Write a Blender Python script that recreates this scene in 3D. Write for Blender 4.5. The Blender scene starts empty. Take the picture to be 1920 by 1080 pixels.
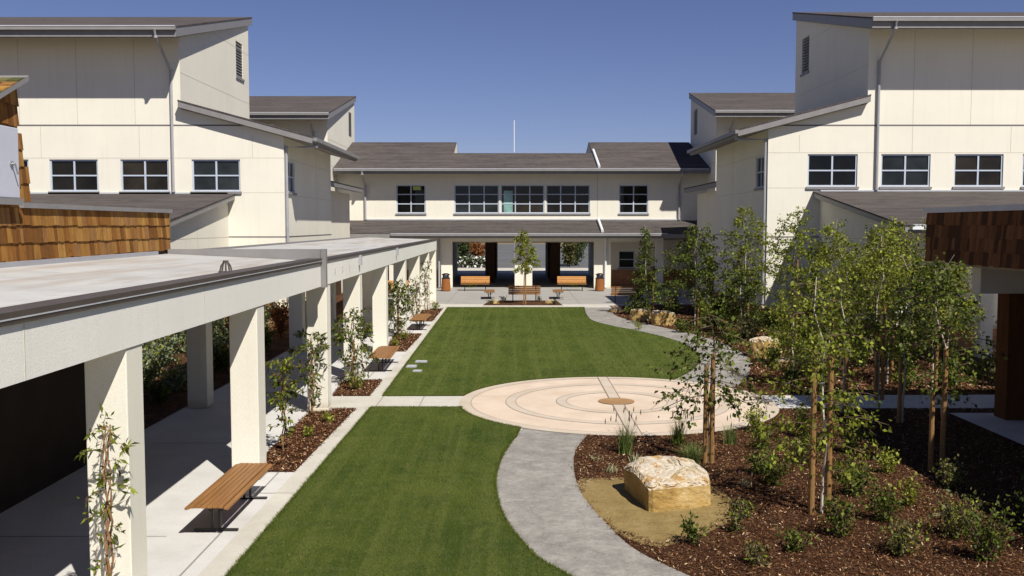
import bpy, math, random
import numpy as np
from mathutils import Vector, Matrix
from mathutils.geometry import tessellate_polygon
C = bpy.context.scene.collection
R = math.radians
SUN = Vector((0.46, -0.74, 1.0)).normalized()

# ------------------------------------------------------------------ materials
def lin(c):
    return tuple((v/12.92 if v <= .04045 else ((v+.055)/1.055)**2.4) for v in c)
class NT:
    def __init__(s, name, rough=.8, spec=.3):
        s.m = bpy.data.materials.new(name); s.m.use_nodes = True
        s.t = s.m.node_tree; s.n = s.t.nodes; s.l = s.t.links
        s.b = s.n['Principled BSDF']; s.b.inputs['Roughness'].default_value = rough
        s.b.inputs['Specular IOR Level'].default_value = spec
        s.tc = s.n.new('ShaderNodeTexCoord'); s.vec = s.tc.outputs['Object']
    def map(s, scale=(1,1,1), rot=(0,0,0)):
        m = s.n.new('ShaderNodeMapping'); m.inputs['Scale'].default_value = scale
        m.inputs['Rotation'].default_value = rot
        s.l.new(s.vec, m.inputs['Vector']); return m.outputs[0]
    def noise(s, scale, detail=4, rough=.55, vec=None, out='Fac'):
        n = s.n.new('ShaderNodeTexNoise'); n.inputs['Scale'].default_value = scale
        n.inputs['Detail'].default_value = detail; n.inputs['Roughness'].default_value = rough
        s.l.new(vec or s.vec, n.inputs['Vector']); return n.outputs[out]
    def vor(s, scale, vec=None, out='Distance', feat='F1'):
        n = s.n.new('ShaderNodeTexVoronoi'); n.feature = feat; n.inputs['Scale'].default_value = scale
        s.l.new(vec or s.vec, n.inputs['Vector']); return n.outputs[out]
    def ramp(s, fac, stops, interp='LINEAR'):
        r = s.n.new('ShaderNodeValToRGB'); r.color_ramp.interpolation = interp
        e = r.color_ramp.elements
        while len(e) < len(stops): e.new(.5)
        for k, (p, c) in enumerate(stops):
            e[k].position = p; e[k].color = (c[0], c[1], c[2], 1) if not isinstance(c, (int, float)) else (c, c, c, 1)
        s.l.new(fac, r.inputs[0]); return r.outputs[0]
    def mix(s, a, b, fac, mode='MIX'):
        n = s.n.new('ShaderNodeMix'); n.data_type = 'RGBA'; n.blend_type = mode
        for v, k in ((a, 6), (b, 7)):
            if hasattr(v, 'is_linked'): s.l.new(v, n.inputs[k])
            else: n.inputs[k].default_value = (v[0], v[1], v[2], 1)
        if hasattr(fac, 'is_linked'): s.l.new(fac, n.inputs[0])
        else: n.inputs[0].default_value = fac
        return n.outputs[2]
    def math(s, op, a, b=None):
        n = s.n.new('ShaderNodeMath'); n.operation = op
        for v, k in ((a, 0), (b, 1)):
            if v is None: continue
            if hasattr(v, 'is_linked'): s.l.new(v, n.inputs[k])
            else: n.inputs[k].default_value = v
        return n.outputs[0]
    def col(s, v):
        if hasattr(v, 'is_linked'): s.l.new(v, s.b.inputs['Base Color'])
        else: s.b.inputs['Base Color'].default_value = (v[0], v[1], v[2], 1)
    def bump(s, h, dist=.01, strength=.6):
        n = s.n.new('ShaderNodeBump'); n.inputs['Distance'].default_value = dist
        n.inputs['Strength'].default_value = strength
        s.l.new(h, n.inputs['Height']); s.l.new(n.outputs[0], s.b.inputs['Normal'])
def simple(name, c, rough=.6, spec=.3, var=.12, scale=6, metal=0, bump=0):
    t = NT(name, rough, spec); n = t.noise(scale, 5)
    t.col(t.ramp(n, [(.25, tuple(v*(1-var) for v in c)), (.75, tuple(min(1, v*(1+var)) for v in c))]))
    t.b.inputs['Metallic'].default_value = metal
    if bump: t.bump(t.noise(scale*12, 3), bump)
    return t.m
M = {}
def stucco(name, c):
    t = NT(name, .93, .12)
    big = t.noise(.55, 5, .6); fine = t.noise(38, 3, .7)
    a = t.ramp(big, [(.3, tuple(v*.93 for v in c)), (.7, c)])
    streak = t.noise(1.0, 4, .6, t.map((5, 5, .35)))
    a = t.mix(a, (c[0]*.80, c[1]*.78, c[2]*.74), t.ramp(streak, [(.52, 0.0), (.85, .42)]))
    a = t.mix(a, (c[0]*.84, c[1]*.83, c[2]*.8), t.ramp(fine, [(.45, 0.0), (.7, .5)]))
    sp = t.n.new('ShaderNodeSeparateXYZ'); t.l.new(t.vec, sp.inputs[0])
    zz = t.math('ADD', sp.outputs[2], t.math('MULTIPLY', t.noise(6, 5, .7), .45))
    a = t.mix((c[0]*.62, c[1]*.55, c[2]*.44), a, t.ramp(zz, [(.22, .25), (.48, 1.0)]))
    t.col(a); t.bump(t.noise(55, 4, .7), .006, .7); return t.m
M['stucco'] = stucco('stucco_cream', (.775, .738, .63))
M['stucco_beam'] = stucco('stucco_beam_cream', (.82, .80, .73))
M['joint'] = simple('control_joint_grey', (.53, .49, .41))
M['pjoint'] = simple('paving_joint_grey', (.27, .255, .23))
M['reveal'] = simple('reveal_grey_metal', (.14, .13, .13))
M['trim'] = simple('painted_grey_trim', (.225, .215, .21), .5, .3, .10, 3)
M['trimlight'] = simple('pale_metal_flashing', (.46, .47, .50), .4, .4, .08, 3)
M['pipe'] = simple('grey_painted_pipe', (.33, .33, .35), .45, .4, .08, 4)
M['pipewhite'] = simple('white_painted_pipe', (.74, .74, .74), .45, .4, .05, 4)
M['soffit'] = simple('soffit_grey_beige', (.30, .27, .23), .8, .2, .1, 3)
M['ceil'] = simple('arcade_ceiling', (.34, .29, .22), .9, .1, .1, 2)
M['coping'] = simple('brown_metal_coping', (.075, .06, .052), .45, .3, .15, 3)
M['white'] = simple('white_frame_paint', (.46, .51, .59), .45, .4, .05, 5)
M['door'] = simple('pale_metal_door', (.50, .52, .58), .5, .3, .05, 2)
M['black'] = simple('black_metal', (.015, .014, .014), .4, .5, .1, 8)
M['steel'] = simple('steel_hardware', (.35, .35, .36), .35, .5, .1, 8, .7)
def roofm(name, rot):
    t = NT(name, .95, .1)
    v = t.map((1, 1, 1), (0, 0, rot))
    b = t.n.new('ShaderNodeTexBrick'); b.inputs['Scale'].default_value = 1
    b.inputs['Brick Width'].default_value = .34; b.inputs['Row Height'].default_value = .15
    b.inputs['Mortar Size'].default_value = .012; b.inputs['Color1'].default_value = (.092, .082, .078, 1)
    b.inputs['Color2'].default_value = (.062, .052, .050, 1); b.inputs['Mortar'].default_value = (.03, .026, .025, 1)
    t.l.new(v, b.inputs['Vector'])
    n = t.noise(1.2, 6, .7, t.map((.25, 1.6, 1), (0, 0, rot)))
    a = t.mix(b.outputs['Color'], (.135, .112, .102), t.ramp(n, [(.4, 0.0), (.72, .75)]))
    g = t.noise(45, 3, .8)
    a = t.mix(a, (.16, .14, .125), t.ramp(g, [(.55, 0.0), (.72, .4)]))
    t.col(a); t.bump(b.outputs['Fac'], -.012, .7); return t.m
M['roof'] = roofm('asphalt_shingle_courses_east_west', 0)
M['roofx'] = roofm('asphalt_shingle_courses_north_south', math.pi/2)
def membrane():
    t = NT('flat_roof_membrane', .7, .25)
    a = t.ramp(t.noise(.8, 6, .6), [(.3, (.40, .39, .37)), (.7, (.52, .51, .485))])
    s = t.noise(.7, 5, .6, t.map((3.0, .25, 1)))
    a = t.mix(a, (.32, .25, .18), t.ramp(s, [(.48, 0.0), (.7, .7)]))
    a = t.mix(a, (.30, .29, .27), t.ramp(t.noise(2.6, 6, .75), [(.55, 0.0), (.75, .6)]))
    t.col(a); t.bump(t.noise(9, 4), .01, .4); return t.m
M['membrane'] = membrane()
def brick():
    t = NT('red_brown_brick', .9, .2)
    sep = t.n.new('ShaderNodeSeparateXYZ'); t.l.new(t.vec, sep.inputs[0])
    u = t.math('ADD', sep.outputs[0], sep.outputs[1])
    cb = t.n.new('ShaderNodeCombineXYZ'); t.l.new(u, cb.inputs[0]); t.l.new(sep.outputs[2], cb.inputs[1])
    b = t.n.new('ShaderNodeTexBrick'); b.inputs['Scale'].default_value = 1
    b.inputs['Brick Width'].default_value = .22; b.inputs['Row Height'].default_value = .08
    b.inputs['Mortar Size'].default_value = .010; b.inputs['Color1'].default_value = (.42, .15, .06, 1)
    b.inputs['Color2'].default_value = (.28, .10, .045, 1); b.inputs['Mortar'].default_value = (.34, .25, .17, 1)
    t.l.new(cb.outputs[0], b.inputs['Vector'])
    t.col(t.mix(b.outputs['Color'], (.5, .26, .12), t.ramp(t.noise(3, 4), [(.5, 0.0), (.8, .5)])))
    t.bump(b.outputs['Fac'], -.008, .6); return t.m
M['brick'] = brick()
M['cap'] = simple('stone_wall_cap', (.52, .43, .29), .85, .2, .1, 6)
def ground(name, c1, c2, sc, fine=60, bump=.004, stain=None, rough=.9):
    t = NT(name, rough, .2)
    a = t.ramp(t.noise(sc, 6, .62), [(.3, c1), (.7, c2)])
    a = t.mix(a, tuple(v*.72 for v in c1), t.ramp(t.noise(fine, 3, .7), [(.5, 0.0), (.75, .55)]))
    if stain: a = t.mix(a, stain, t.ramp(t.noise(.5, 6, .7), [(.52, 0.0), (.75, .6)]))
    t.col(a); t.bump(t.noise(fine*.8, 4, .7), bump, .6); return t.m
M['concrete'] = ground('pale_broom_concrete', (.50, .485, .455), (.60, .585, .56), .9, 40, .003, (.40, .37, .32))
M['kerb'] = ground('curb_strip_concrete', (.47, .44, .38), (.56, .53, .46), 1.2, 40, .003, (.34, .29, .20))
M['plaza'] = ground('grey_plaza_concrete', (.30, .285, .26), (.36, .345, .32), .6, 30, .003, (.25, .23, .20))
M['terrain'] = ground('dry_terrain', (.16, .13, .07), (.24, .19, .11), .05, 2, .02)
M['asphalt'] = ground('car_park_asphalt', (.10, .10, .10), (.14, .14, .14), .1, 4, .004)
def stamped():
    t = NT('stamped_grey_concrete_path', .75, .3)
    w = t.noise(1.1, 4, .6, out='Color')
    v = t.mix(t.tc.outputs['Object'], w, .22)
    a = t.ramp(t.noise(3.6, 8, .74, v), [(.28, (.155, .14, .12)), (.5, (.26, .24, .212)), (.72, (.385, .36, .315))])
    cr = t.vor(2.3, v, 'Distance', 'DISTANCE_TO_EDGE')
    a = t.mix(a, (.13, .125, .12), t.ramp(cr, [(0, .4), (.02, 0.0)]))
    a = t.mix(a, (.41, .385, .35), t.ramp(t.noise(24, 4, .7), [(.5, 0.0), (.7, .5)]))
    a = t.mix(a, (.17, .17, .18), t.ramp(t.noise(33, 4, .7, t.map((1, 2.2, 1))), [(.55, 0.0), (.75, .55)]))
    t.col(a); t.bump(t.noise(14, 5, .7), .010, .6); return t.m
M['stamped'] = stamped()
def circle_m(name, c1, c2):
    t = NT(name, .85, .2)
    a = t.ramp(t.noise(1.3, 6, .6), [(.3, c1), (.7, c2)])
    a = t.mix(a, tuple(v*.75 for v in c1), t.ramp(t.noise(45, 3, .7), [(.5, 0.0), (.75, .6)]))
    a = t.mix(a, (.46, .34, .20), t.ramp(t.noise(.9, 4, .6), [(.5, 0.0), (.8, .5)]))
    t.col(a); t.bump(t.noise(60, 3), .002, .5); return t.m
M['pink'] = circle_m('salmon_exposed_aggregate', (.56, .445, .345), (.66, .54, .425))
M['ring'] = circle_m('grey_tan_ring', (.48, .405, .32), (.57, .485, .39))
M['disc'] = circle_m('brown_centre_disc', (.30, .17, .075), (.36, .21, .10))
M['score'] = simple('score_line', (.27, .21, .17))
def grassm():
    t = NT('mown_lawn', .9, .15)
    a = t.ramp(t.noise(.45, 5, .65), [(.3, (.048, .080, .009)), (.7, (.145, .170, .026))])
    st = t.noise(1.0, 3, .6, t.map((3.4, .05, 1)))
    a = t.mix(a, (.165, .185, .04), t.ramp(st, [(.46, 0.0), (.62, .7)]))
    a = t.mix(a, (.045, .075, .012), t.ramp(t.noise(1.7, 5, .7), [(.5, 0.0), (.72, .7)]))
    a = t.mix(a, (.20, .19, .07), t.ramp(t.noise(5, 5, .75), [(.52, 0.0), (.75, .8)]))
    a = t.mix(a, (.022, .048, .008), t.ramp(t.noise(38, 4, .8), [(.42, .0), (.66, .85)]))
    t.col(a); t.bump(t.noise(70, 4, .8), .03, 1); return t.m
M['grass'] = grassm()
def mulchm():
    t = NT('bark_mulch', .95, .1)
    v1 = t.vor(34, t.map((1, 1.7, 1), (0, 0, .5)), 'Color'); sepn = t.n.new('ShaderNodeSeparateColor'); t.l.new(v1, sepn.inputs[0])
    a = t.ramp(sepn.outputs[0], [(0, (.03, .014, .007)), (.45, (.095, .040, .018)), (.85, (.18, .078, .033)), (1, (.38, .24, .13))])
    a = t.mix(a, (.045, .02, .010), t.ramp(t.noise(1.3, 5, .6), [(.35, .8), (.68, 0.0)]))
    t.col(a); t.bump(t.noise(26, 5, .8), .05, 1); return t.m
M['mulch'] = mulchm()
M['chip1'] = simple('chip_dark', (.05, .021, .011), .9, .1, .3, 20)
M['chip2'] = simple('chip_red', (.12, .052, .024), .9, .1, .3, 20)
M['chip3'] = simple('chip_tan', (.28, .15, .07), .9, .1, .3, 20)
M['chip4'] = simple('chip_straw', (.58, .43, .27), .9, .1, .2, 20)
def rockm(name='ochre_boulder_stone'):
    t = NT(name, .85, .25)
    geo = t.n.new('ShaderNodeNewGeometry'); sp = t.n.new('ShaderNodeSeparateXYZ'); t.l.new(geo.outputs['Normal'], sp.inputs[0])
    w = t.noise(2.2, 6, .7)
    a = t.ramp(w, [(.3, (.26, .155, .04)), (.5, (.40, .26, .085)), (.7, (.52, .38, .18))])
    top = t.ramp(t.noise(3.5, 6, .7), [(.38, (.36, .28, .16)), (.5, (.56, .50, .41)), (.6, (.38, .23, .08))])
    f = t.math('ADD', sp.outputs[2], t.math('MULTIPLY', t.math('SUBTRACT', t.noise(4, 4), .5), .5))
    a = t.mix(a, top, t.ramp(f, [(.35, 0.0), (.5, 1.0)]))
    a = t.mix(a, (.16, .09, .035), t.ramp(t.noise(9, 5, .75, t.map((1, 1, 2.2))), [(.56, 0.0), (.75, .7)]))
    t.col(a); t.bump(t.noise(7, 7, .75, t.map((1, 1, 2))), .035, .8); return t.m
M['rock'] = rockm()
M['pad'] = ground('ochre_stone_slab', (.19, .13, .045), (.29, .21, .085), 2.6, 14, .05, (.42, .34, .20))
def cedar(name, c):
    t = NT(name, .85, .15)
    g = t.noise(1, 5, .7, t.map((14, 14, 1.0)))
    a = t.ramp(g, [(.3, tuple(v*.55 for v in c)), (.65, c)])
    a = t.mix(a, (.05, .018, .008), t.ramp(t.noise(7, 4, .7), [(.55, 0.0), (.8, .6)]))
    t.col(a); t.bump(g, .006, .5); return t.m
CED = [cedar('cedar_shingle_%s' % n, c) for n, c in (('amber', (.34, .165, .04)), ('golden', (.40, .21, .055)), ('russet', (.27, .115, .026)), ('umber', (.19, .08, .02)), ('tan', (.30, .15, .05)))]
CEDR = [cedar('shade_toned_cedar_shingle_%s' % n, c) for n, c in (('brown', (.15, .06, .02)), ('chestnut', (.20, .085, .03)), ('umber', (.075, .03, .011)))]  # darker cedar tones, the porch's shade is put into the colour
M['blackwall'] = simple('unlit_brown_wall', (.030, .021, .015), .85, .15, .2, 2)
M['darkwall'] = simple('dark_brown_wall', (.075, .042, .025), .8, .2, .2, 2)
def woodm(name, c):
    t = NT(name, .5, .35)
    g = t.noise(1, 5, .7, t.map((22, 1.2, 22)))
    t.col(t.ramp(g, [(.3, tuple(v*.6 for v in c)), (.7, c)])); t.bump(g, .003, .4); return t.m
M['wood'] = woodm('oiled_bench_slats', (.33, .155, .048))
M['wood2'] = woodm('golden_bench_slats', (.58, .27, .07))
M['stake'] = woodm('lodgepole_stake', (.30, .165, .06))
M['bin'] = woodm('rust_brown_bin_slats', (.36, .13, .035))
def glassm(name, c, rough=.04):
    t = NT(name, rough, .5)
    a = t.ramp(t.noise(.7, 3, .6), [(.3, tuple(v*.4 for v in c)), (.7, tuple(v*1.5 for v in c))])
    t.col(a); return t.m
M['glass'] = glassm('dark_window_glass', (.012, .010, .007)); M['glass'].node_tree.nodes['Principled BSDF'].inputs['Specular IOR Level'].default_value = .22
GL = [M['glass'], glassm('window_glass_brown_room', (.022, .017, .011), .06), glassm('window_glass_grey', (.022, .026, .026), .05), glassm('window_glass_black', (.006, .006, .005), .03)]
for g_ in GL: g_.node_tree.nodes['Principled BSDF'].inputs['Specular IOR Level'].default_value = .28
M['glasslit'] = glassm('green_painted_reflection', (.20, .36, .32), .15)  # base colour paints a green reflection in the glass
M['litsign'] = simple('yellow_green_notice', (.42, .50, .12))
def leafm(name, c, c2, trans=.3, rough=.45):
    t = NT(name, max(rough, .5), .16)
    oi = t.n.new('ShaderNodeNewGeometry')
    col = t.ramp(oi.outputs['Random Per Island'], [(0, tuple(v*.38 for v in c)), (.5, c), (1, c2)])
    t.col(col)
    tr = t.n.new('ShaderNodeBsdfTranslucent'); ms = t.n.new('ShaderNodeMixShader'); ms.inputs[0].default_value = trans
    t.l.new(col, tr.inputs[0]); t.l.new(t.b.outputs[0], ms.inputs[1]); t.l.new(tr.outputs[0], ms.inputs[2])
    t.l.new(ms.outputs[0], t.n['Material Output'].inputs[0]); return t.m
M['leaf'] = leafm('birch_leaf', (.15, .185, .018), (.33, .36, .05), .38, .36)
M['leafdark'] = leafm('dark_shrub_leaf', (.07, .10, .015), (.19, .22, .035), .28, .38)
M['leafbright'] = leafm('bright_leaf', (.27, .31, .035), (.46, .48, .085), .4, .38)
M['leafsage'] = leafm('sage_leaf', (.24, .29, .17), (.40, .44, .28), .3, .7)
M['leafolive'] = leafm('olive_leaf', (.10, .105, .035), (.2, .18, .07), .25)
M['leafred'] = leafm('autumn_leaf', (.30, .12, .04), (.45, .22, .07), .3)
M['blade'] = leafm('grass_blade', (.080, .114, .014), (.205, .222, .042), .28, .6)
M['tuft'] = leafm('ornamental_grass_blade', (.13, .19, .045), (.33, .34, .12), .3)
M['tuftpale'] = leafm('variegated_blade', (.45, .47, .25), (.65, .63, .40), .3)
M['seed'] = simple('seed_head', (.13, .09, .07), .9)
M['bark'] = simple('grey_brown_bark', (.13, .09, .06), .9, .1, .35, 14, 0, .004)
M['barkwhite'] = simple('pale_birch_bark', (.50, .44, .36), .85, .2, .3, 12, 0, .003)
M['barktan'] = simple('tan_vine_stem', (.26, .14, .07), .9, .1, .35, 14)
M['white_flower'] = simple('white_blossom', (.75, .72, .70))
M['treedark'] = leafm('distant_leaf', (.05, .08, .025), (.10, .13, .04), .2)
M['mastred'] = simple('mast_grey_band', (.30, .32, .40))

# ------------------------------------------------------------------ builders
OFF = {}
def link(o, parent):
    C.objects.link(o)
    if parent: o.parent = parent
def tag(o, label=None, cat=None, group=None, kind=None):
    if label: o['label'] = label
    if cat: o['category'] = cat
    if group: o['group'] = group
    if kind: o['kind'] = kind
    return o
def thing(name, label, cat, loc=(0, 0, 0), group=None, rz=0):
    o = bpy.data.objects.new(name, None); o.empty_display_size = .2; C.objects.link(o)
    o.location = loc; o.rotation_euler = (0, 0, rz); OFF[o.name] = Vector(loc)
    return tag(o, label, cat, group)
class MB:
    def __init__(s): s.v = []; s.f = []; s.mi = []
    def poly(s, pts, mi=0):
        k = len(s.v); s.v += [tuple(p) for p in pts]; s.f.append(tuple(range(k, k+len(pts)))); s.mi.append(mi)
    def box(s, x0, x1, y0, y1, z0, z1, mi=0):
        k = len(s.v)
        s.v += [(x0,y0,z0),(x1,y0,z0),(x1,y1,z0),(x0,y1,z0),(x0,y0,z1),(x1,y0,z1),(x1,y1,z1),(x0,y1,z1)]
        for f in ((0,3,2,1),(4,5,6,7),(0,1,5,4),(1,2,6,5),(2,3,7,6),(3,0,4,7)):
            s.f.append(tuple(k+i for i in f)); s.mi.append(mi)
        return s
    def hexa(s, b, t, mi=0):            # bottom ring, top ring (same count)
        k = len(s.v); n = len(b); s.v += [tuple(p) for p in b] + [tuple(p) for p in t]
        s.f.append(tuple(k+i for i in reversed(range(n)))); s.mi.append(mi)
        s.f.append(tuple(k+n+i for i in range(n))); s.mi.append(mi)
        for i in range(n):
            j = (i+1) % n; s.f.append((k+i, k+j, k+n+j, k+n+i)); s.mi.append(mi)
        return s
    def tube(s, pts, r, n=8, mi=0, cap=True):
        pts = [Vector(p) for p in pts]; rr = r if isinstance(r, (list, tuple)) else [r]*len(pts)
        k = len(s.v); m = len(pts)
        for i, p in enumerate(pts):
            d = (pts[min(i+1, m-1)]-pts[max(i-1, 0)]).normalized()
            a = Vector((0, 0, 1)) if abs(d.z) < .9 else Vector((1, 0, 0))
            u = d.cross(a).normalized(); w = d.cross(u)
            for j in range(n):
                t = 2*math.pi*j/n; s.v.append(tuple(p+(u*math.cos(t)+w*math.sin(t))*rr[i]))
        for i in range(m-1):
            for j in range(n):
                j2 = (j+1) % n; s.f.append((k+i*n+j, k+i*n+j2, k+(i+1)*n+j2, k+(i+1)*n+j)); s.mi.append(mi)
        if cap:
            s.f.append(tuple(k+j for j in reversed(range(n)))); s.mi.append(mi)
            s.f.append(tuple(k+(m-1)*n+j for j in range(n))); s.mi.append(mi)
        return s
    def build(s, name, mats, parent=None, root=None, bevel=0, smooth=False):
        root = root or parent
        off = OFF.get(root.name, Vector()) if root else Vector()
        me = bpy.data.meshes.new(name)
        me.from_pydata([(a-off.x, b-off.y, c-off.z) for a, b, c in s.v], [], s.f)
        if not isinstance(mats, (list, tuple)): mats = [mats]
        for m in mats: me.materials.append(m)
        me.polygons.foreach_set('material_index', s.mi)
        if smooth: me.polygons.foreach_set('use_smooth', [True]*len(s.f))
        me.update(); o = bpy.data.objects.new(name, me); link(o, parent)
        if bevel:
            b = o.modifiers.new('bevel', 'BEVEL'); b.width = bevel; b.segments = 2; b.limit_method = 'ANGLE'
        return o
def mesh_np(name, V, F, mats, parent=None, mi=None, off=Vector((0, 0, 0))):
    me = bpy.data.meshes.new(name); n = len(F); w = F.shape[1]
    me.vertices.add(len(V)); me.vertices.foreach_set('co', (V-np.array(off)).astype(np.float32).ravel())
    me.loops.add(n*w); me.loops.foreach_set('vertex_index', F.astype(np.int32).ravel())
    me.polygons.add(n); me.polygons.foreach_set('loop_start', np.arange(0, n*w, w, dtype=np.int32))
    if not isinstance(mats, (list, tuple)): mats = [mats]
    for m in mats: me.materials.append(m)
    if mi is not None: me.polygons.foreach_set('material_index', mi.astype(np.int32))
    me.update(calc_edges=True); o = bpy.data.objects.new(name, me); link(o, parent); return o
def flat(name, pts, z, mat, kind='structure', holes=()):
    loops = [[Vector((x, y, z)) for x, y in pts]] + [[Vector((x, y, z)) for x, y in h] for h in holes]
    tris = tessellate_polygon(loops); vs = [v for l in loops for v in l]; b = MB(); b.v = [tuple(v) for v in vs]
    for t in tris:
        a, c, d = [vs[i] for i in t]
        if (c-a).cross(d-a).z < 0: t = tuple(reversed(t))
        b.f.append(tuple(t)); b.mi.append(0)
    o = b.build(name, mat); tag(o, kind=kind); return o
def slab(name, pts, z0, z1, mat, kind='structure'):   # raised sheet with sides
    o = flat(name, pts, z1, mat, kind); me = o.data; b = MB(); b.v = [tuple(v.co) for v in me.vertices]
    b.f = [tuple(p.vertices) for p in me.polygons]; b.mi = [0]*len(b.f)
    n = len(pts)
    for i in range(n):
        (x0, y0), (x1, y1) = pts[i], pts[(i+1) % n]; b.poly([(x0,y0,z0),(x1,y1,z0),(x1,y1,z1),(x0,y0,z1)])
    bpy.data.objects.remove(o); o = b.build(name, mat); tag(o, kind=kind); return o
# a wall plane: 'y' walls lie at y=c (u=x), 'x' walls at x=c (u=y); n = outward sign
def wall(mb, axis, c, nrm, outline, holes=(), depth=.14, mi=0):
    def P(u, v, d=0):
        return (u, c-nrm*d, v) if axis == 'y' else (c-nrm*d, u, v)
    loops = [[Vector((u, v, 0)) for u, v in outline]] + [[Vector((u, v, 0)) for u, v in ((a,z0),(b,z0),(b,z1),(a,z1))] for a, b, z0, z1 in holes]
    tris = tessellate_polygon(loops); vs = [v for l in loops for v in l]; k = len(mb.v)
    mb.v += [P(v.x, v.y) for v in vs]
    N = Vector((0, nrm, 0)) if axis == 'y' else Vector((nrm, 0, 0))
    for t in tris:
        a, b, d = [Vector(mb.v[k+i]) for i in t]
        t = t if (b-a).cross(d-a).dot(N) > 0 else tuple(reversed(t))
        mb.f.append(tuple(k+i for i in t)); mb.mi.append(mi)
    for a, b, z0, z1 in holes:
        for q in ((a,z0,b,z0),(b,z0,b,z1),(b,z1,a,z1),(a,z1,a,z0)):
            mb.poly([P(q[0],q[1]), P(q[2],q[3]), P(q[2],q[3],depth), P(q[0],q[1],depth)], mi)
def window(parent, axis, c, nrm, a, b, z0, z1, cols=2, rows=2, depth=.12, fw=.06, glass=None, sill=True, wide=()):
    def bx(m, u0, u1, d0, d1, v0, v1):
        lo, hi = sorted((c-nrm*d0, c-nrm*d1))
        if axis == 'y': m.box(u0, u1, lo, hi, v0, v1)
        else: m.box(lo, hi, u0, u1, v0, v1)
    m = MB(); e = .003
    for s in ((a+e, a+fw, z0+e, z1-e), (b-fw, b-e, z0+e, z1-e)): bx(m, s[0], s[1], .05, depth-.005, s[2], s[3])
    for s in ((z0+e, z0+fw), (z1-fw, z1-e)): bx(m, a+fw, b-fw, .05, depth-.005, *s)
    for i in range(1, cols):
        u = a+(b-a)*i/cols; bx(m, u-fw*.5, u+fw*.5, .055, depth-.005, z0+fw, z1-fw)
    for j in range(1, rows):
        v = z0+(z1-z0)*j/rows; bx(m, a+fw, b-fw, .06, depth-.008, v-fw*.42, v+fw*.42)
    w = m.build('window', M['white'], parent)
    g = MB(); bx(g, a+.004, b-.004, depth-.02, depth+.01, z0+.004, z1-.004)
    g.build('pane', glass or GL[len(bpy.data.objects) % 4], w, parent)
    if sill:
        s = MB(); bx(s, a-.06, b+.06, -.07, .05, z0-.10, z0-.002); s.build('sill', M['trim'], w, parent)
    return w
def part(name, mat, parent, *boxes, **kw):
    m = MB()
    for b in boxes: m.box(*b)
    return m.build(name, mat, parent, **kw)
def pipe(parent, pts, r=.055, mat=None, name='downspout', bands=True):
    m = MB(); m.tube(pts, r, 8)
    if bands:
        for p in pts[1:]: m.tube([(p[0], p[1], p[2]-.03), (p[0], p[1], p[2]+.05)], r*1.3, 8)
    return m.build(name, mat or M['pipe'], parent, smooth=False)
def roof(parent, lo, hi, mat, th=.34, fas=.0, name='roof'):
    # lo, hi: two-point edges (low edge p,q ; high edge r,s) top surface; p-s and q-r are rakes
    p, q = [Vector(v) for v in lo]; s_, r_ = [Vector(v) for v in hi]
    m = MB(); d = Vector((0, 0, -.06))
    m.hexa([p+d, q+d, r_+d, s_+d], [p, q, r_, s_]); o = m.build(name, mat, parent)
    # boxed eave below the covering, a little inside
    cen = (p+q+r_+s_)/4
    def ins(v, k=.02): 
        w = (cen-v); w.z = 0; w.normalize(); return v+w*k
    f = MB(); A = [ins(v)+Vector((0, 0, -.062)) for v in (p, q, r_, s_)]; B = [v+Vector((0, 0, -th+.06)) for v in A]
    f.hexa(B, A); f.build('fascia', M['trim'], parent)
    k = MB(); A2 = [ins(v, .12)+Vector((0, 0, -th-.002)) for v in (p, q, r_, s_)]
    k.hexa([v+Vector((0, 0, -.03)) for v in A2], A2); k.build('soffit', M['soffit'], parent)
    return o
def gutter(parent, x0, x1, y, z, ax='x', mat=None):
    m = MB()
    if ax == 'x': m.box(x0, x1, y-.14, y+.0, z-.15, z); m.box(x0, x1, y-.155, y-.13, z-.02, z+.02, 1)
    else: m.box(y-.07, y+.07, x0, x1, z-.15, z)
    return m.build('gutter', [mat or M['trim'], M['trimlight']], parent)
def joints(mb, axis, c, nrm, vs=(), hs=(), u0=0, u1=0, z0=0, z1=0, mi=1, w=.012):
    for u in vs:
        a, b, cc = u if isinstance(u, tuple) else (u, None, None)
        za, zb = (z0, z1) if b is None else (b, cc)
        lo, hi = sorted((c+nrm*.001, c+nrm*.004))
        if axis == 'y': mb.box(a-w, a+w, lo, hi, za, zb, mi)
        else: mb.box(lo, hi, a-w, a+w, za, zb, mi)
    for h in hs:
        h, ua, ub = h if isinstance(h, tuple) else (h, u0, u1)
        lo, hi = sorted((c+nrm*.001, c+nrm*.0035))
        if axis == 'y': mb.box(ua, ub, lo, hi, h-w, h+w, mi)
        else: mb.box(lo, hi, ua, ub, h-w, h+w, mi)

# ------------------------------------------------------------------ ground
flat('ground', [(-1500, -200), (1500, -200), (1500, 2500), (-1500, 2500)], -.03, M['terrain'])
flat('courtyard_paving', [(-13, 2), (26, 2), (26, 51.2), (-13, 51.2)], 0, M['concrete'])
CX, CY, CR = 2.43, 22.70, 3.73
def arc(a0, a1, r, n=40):
    return [(CX+r*math.cos(R(a0+(a1-a0)*i/n)), CY+r*math.sin(R(a0+(a1-a0)*i/n))) for i in range(n+1)]
def smooth(pts, n=6):
    out = []
    for i in range(len(pts)-1):
        p0 = pts[max(i-1, 0)]; p1 = pts[i]; p2 = pts[i+1]; p3 = pts[min(i+2, len(pts)-1)]
        for k in range(n):
            t = k/n
            out.append(tuple(.5*((2*p1[j])+(-p0[j]+p2[j])*t+(2*p0[j]-5*p1[j]+4*p2[j]-p3[j])*t*t+(-p0[j]+3*p1[j]-3*p2[j]+p3[j])*t**3) for j in (0, 1)))
    return out+[pts[-1]]
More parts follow.
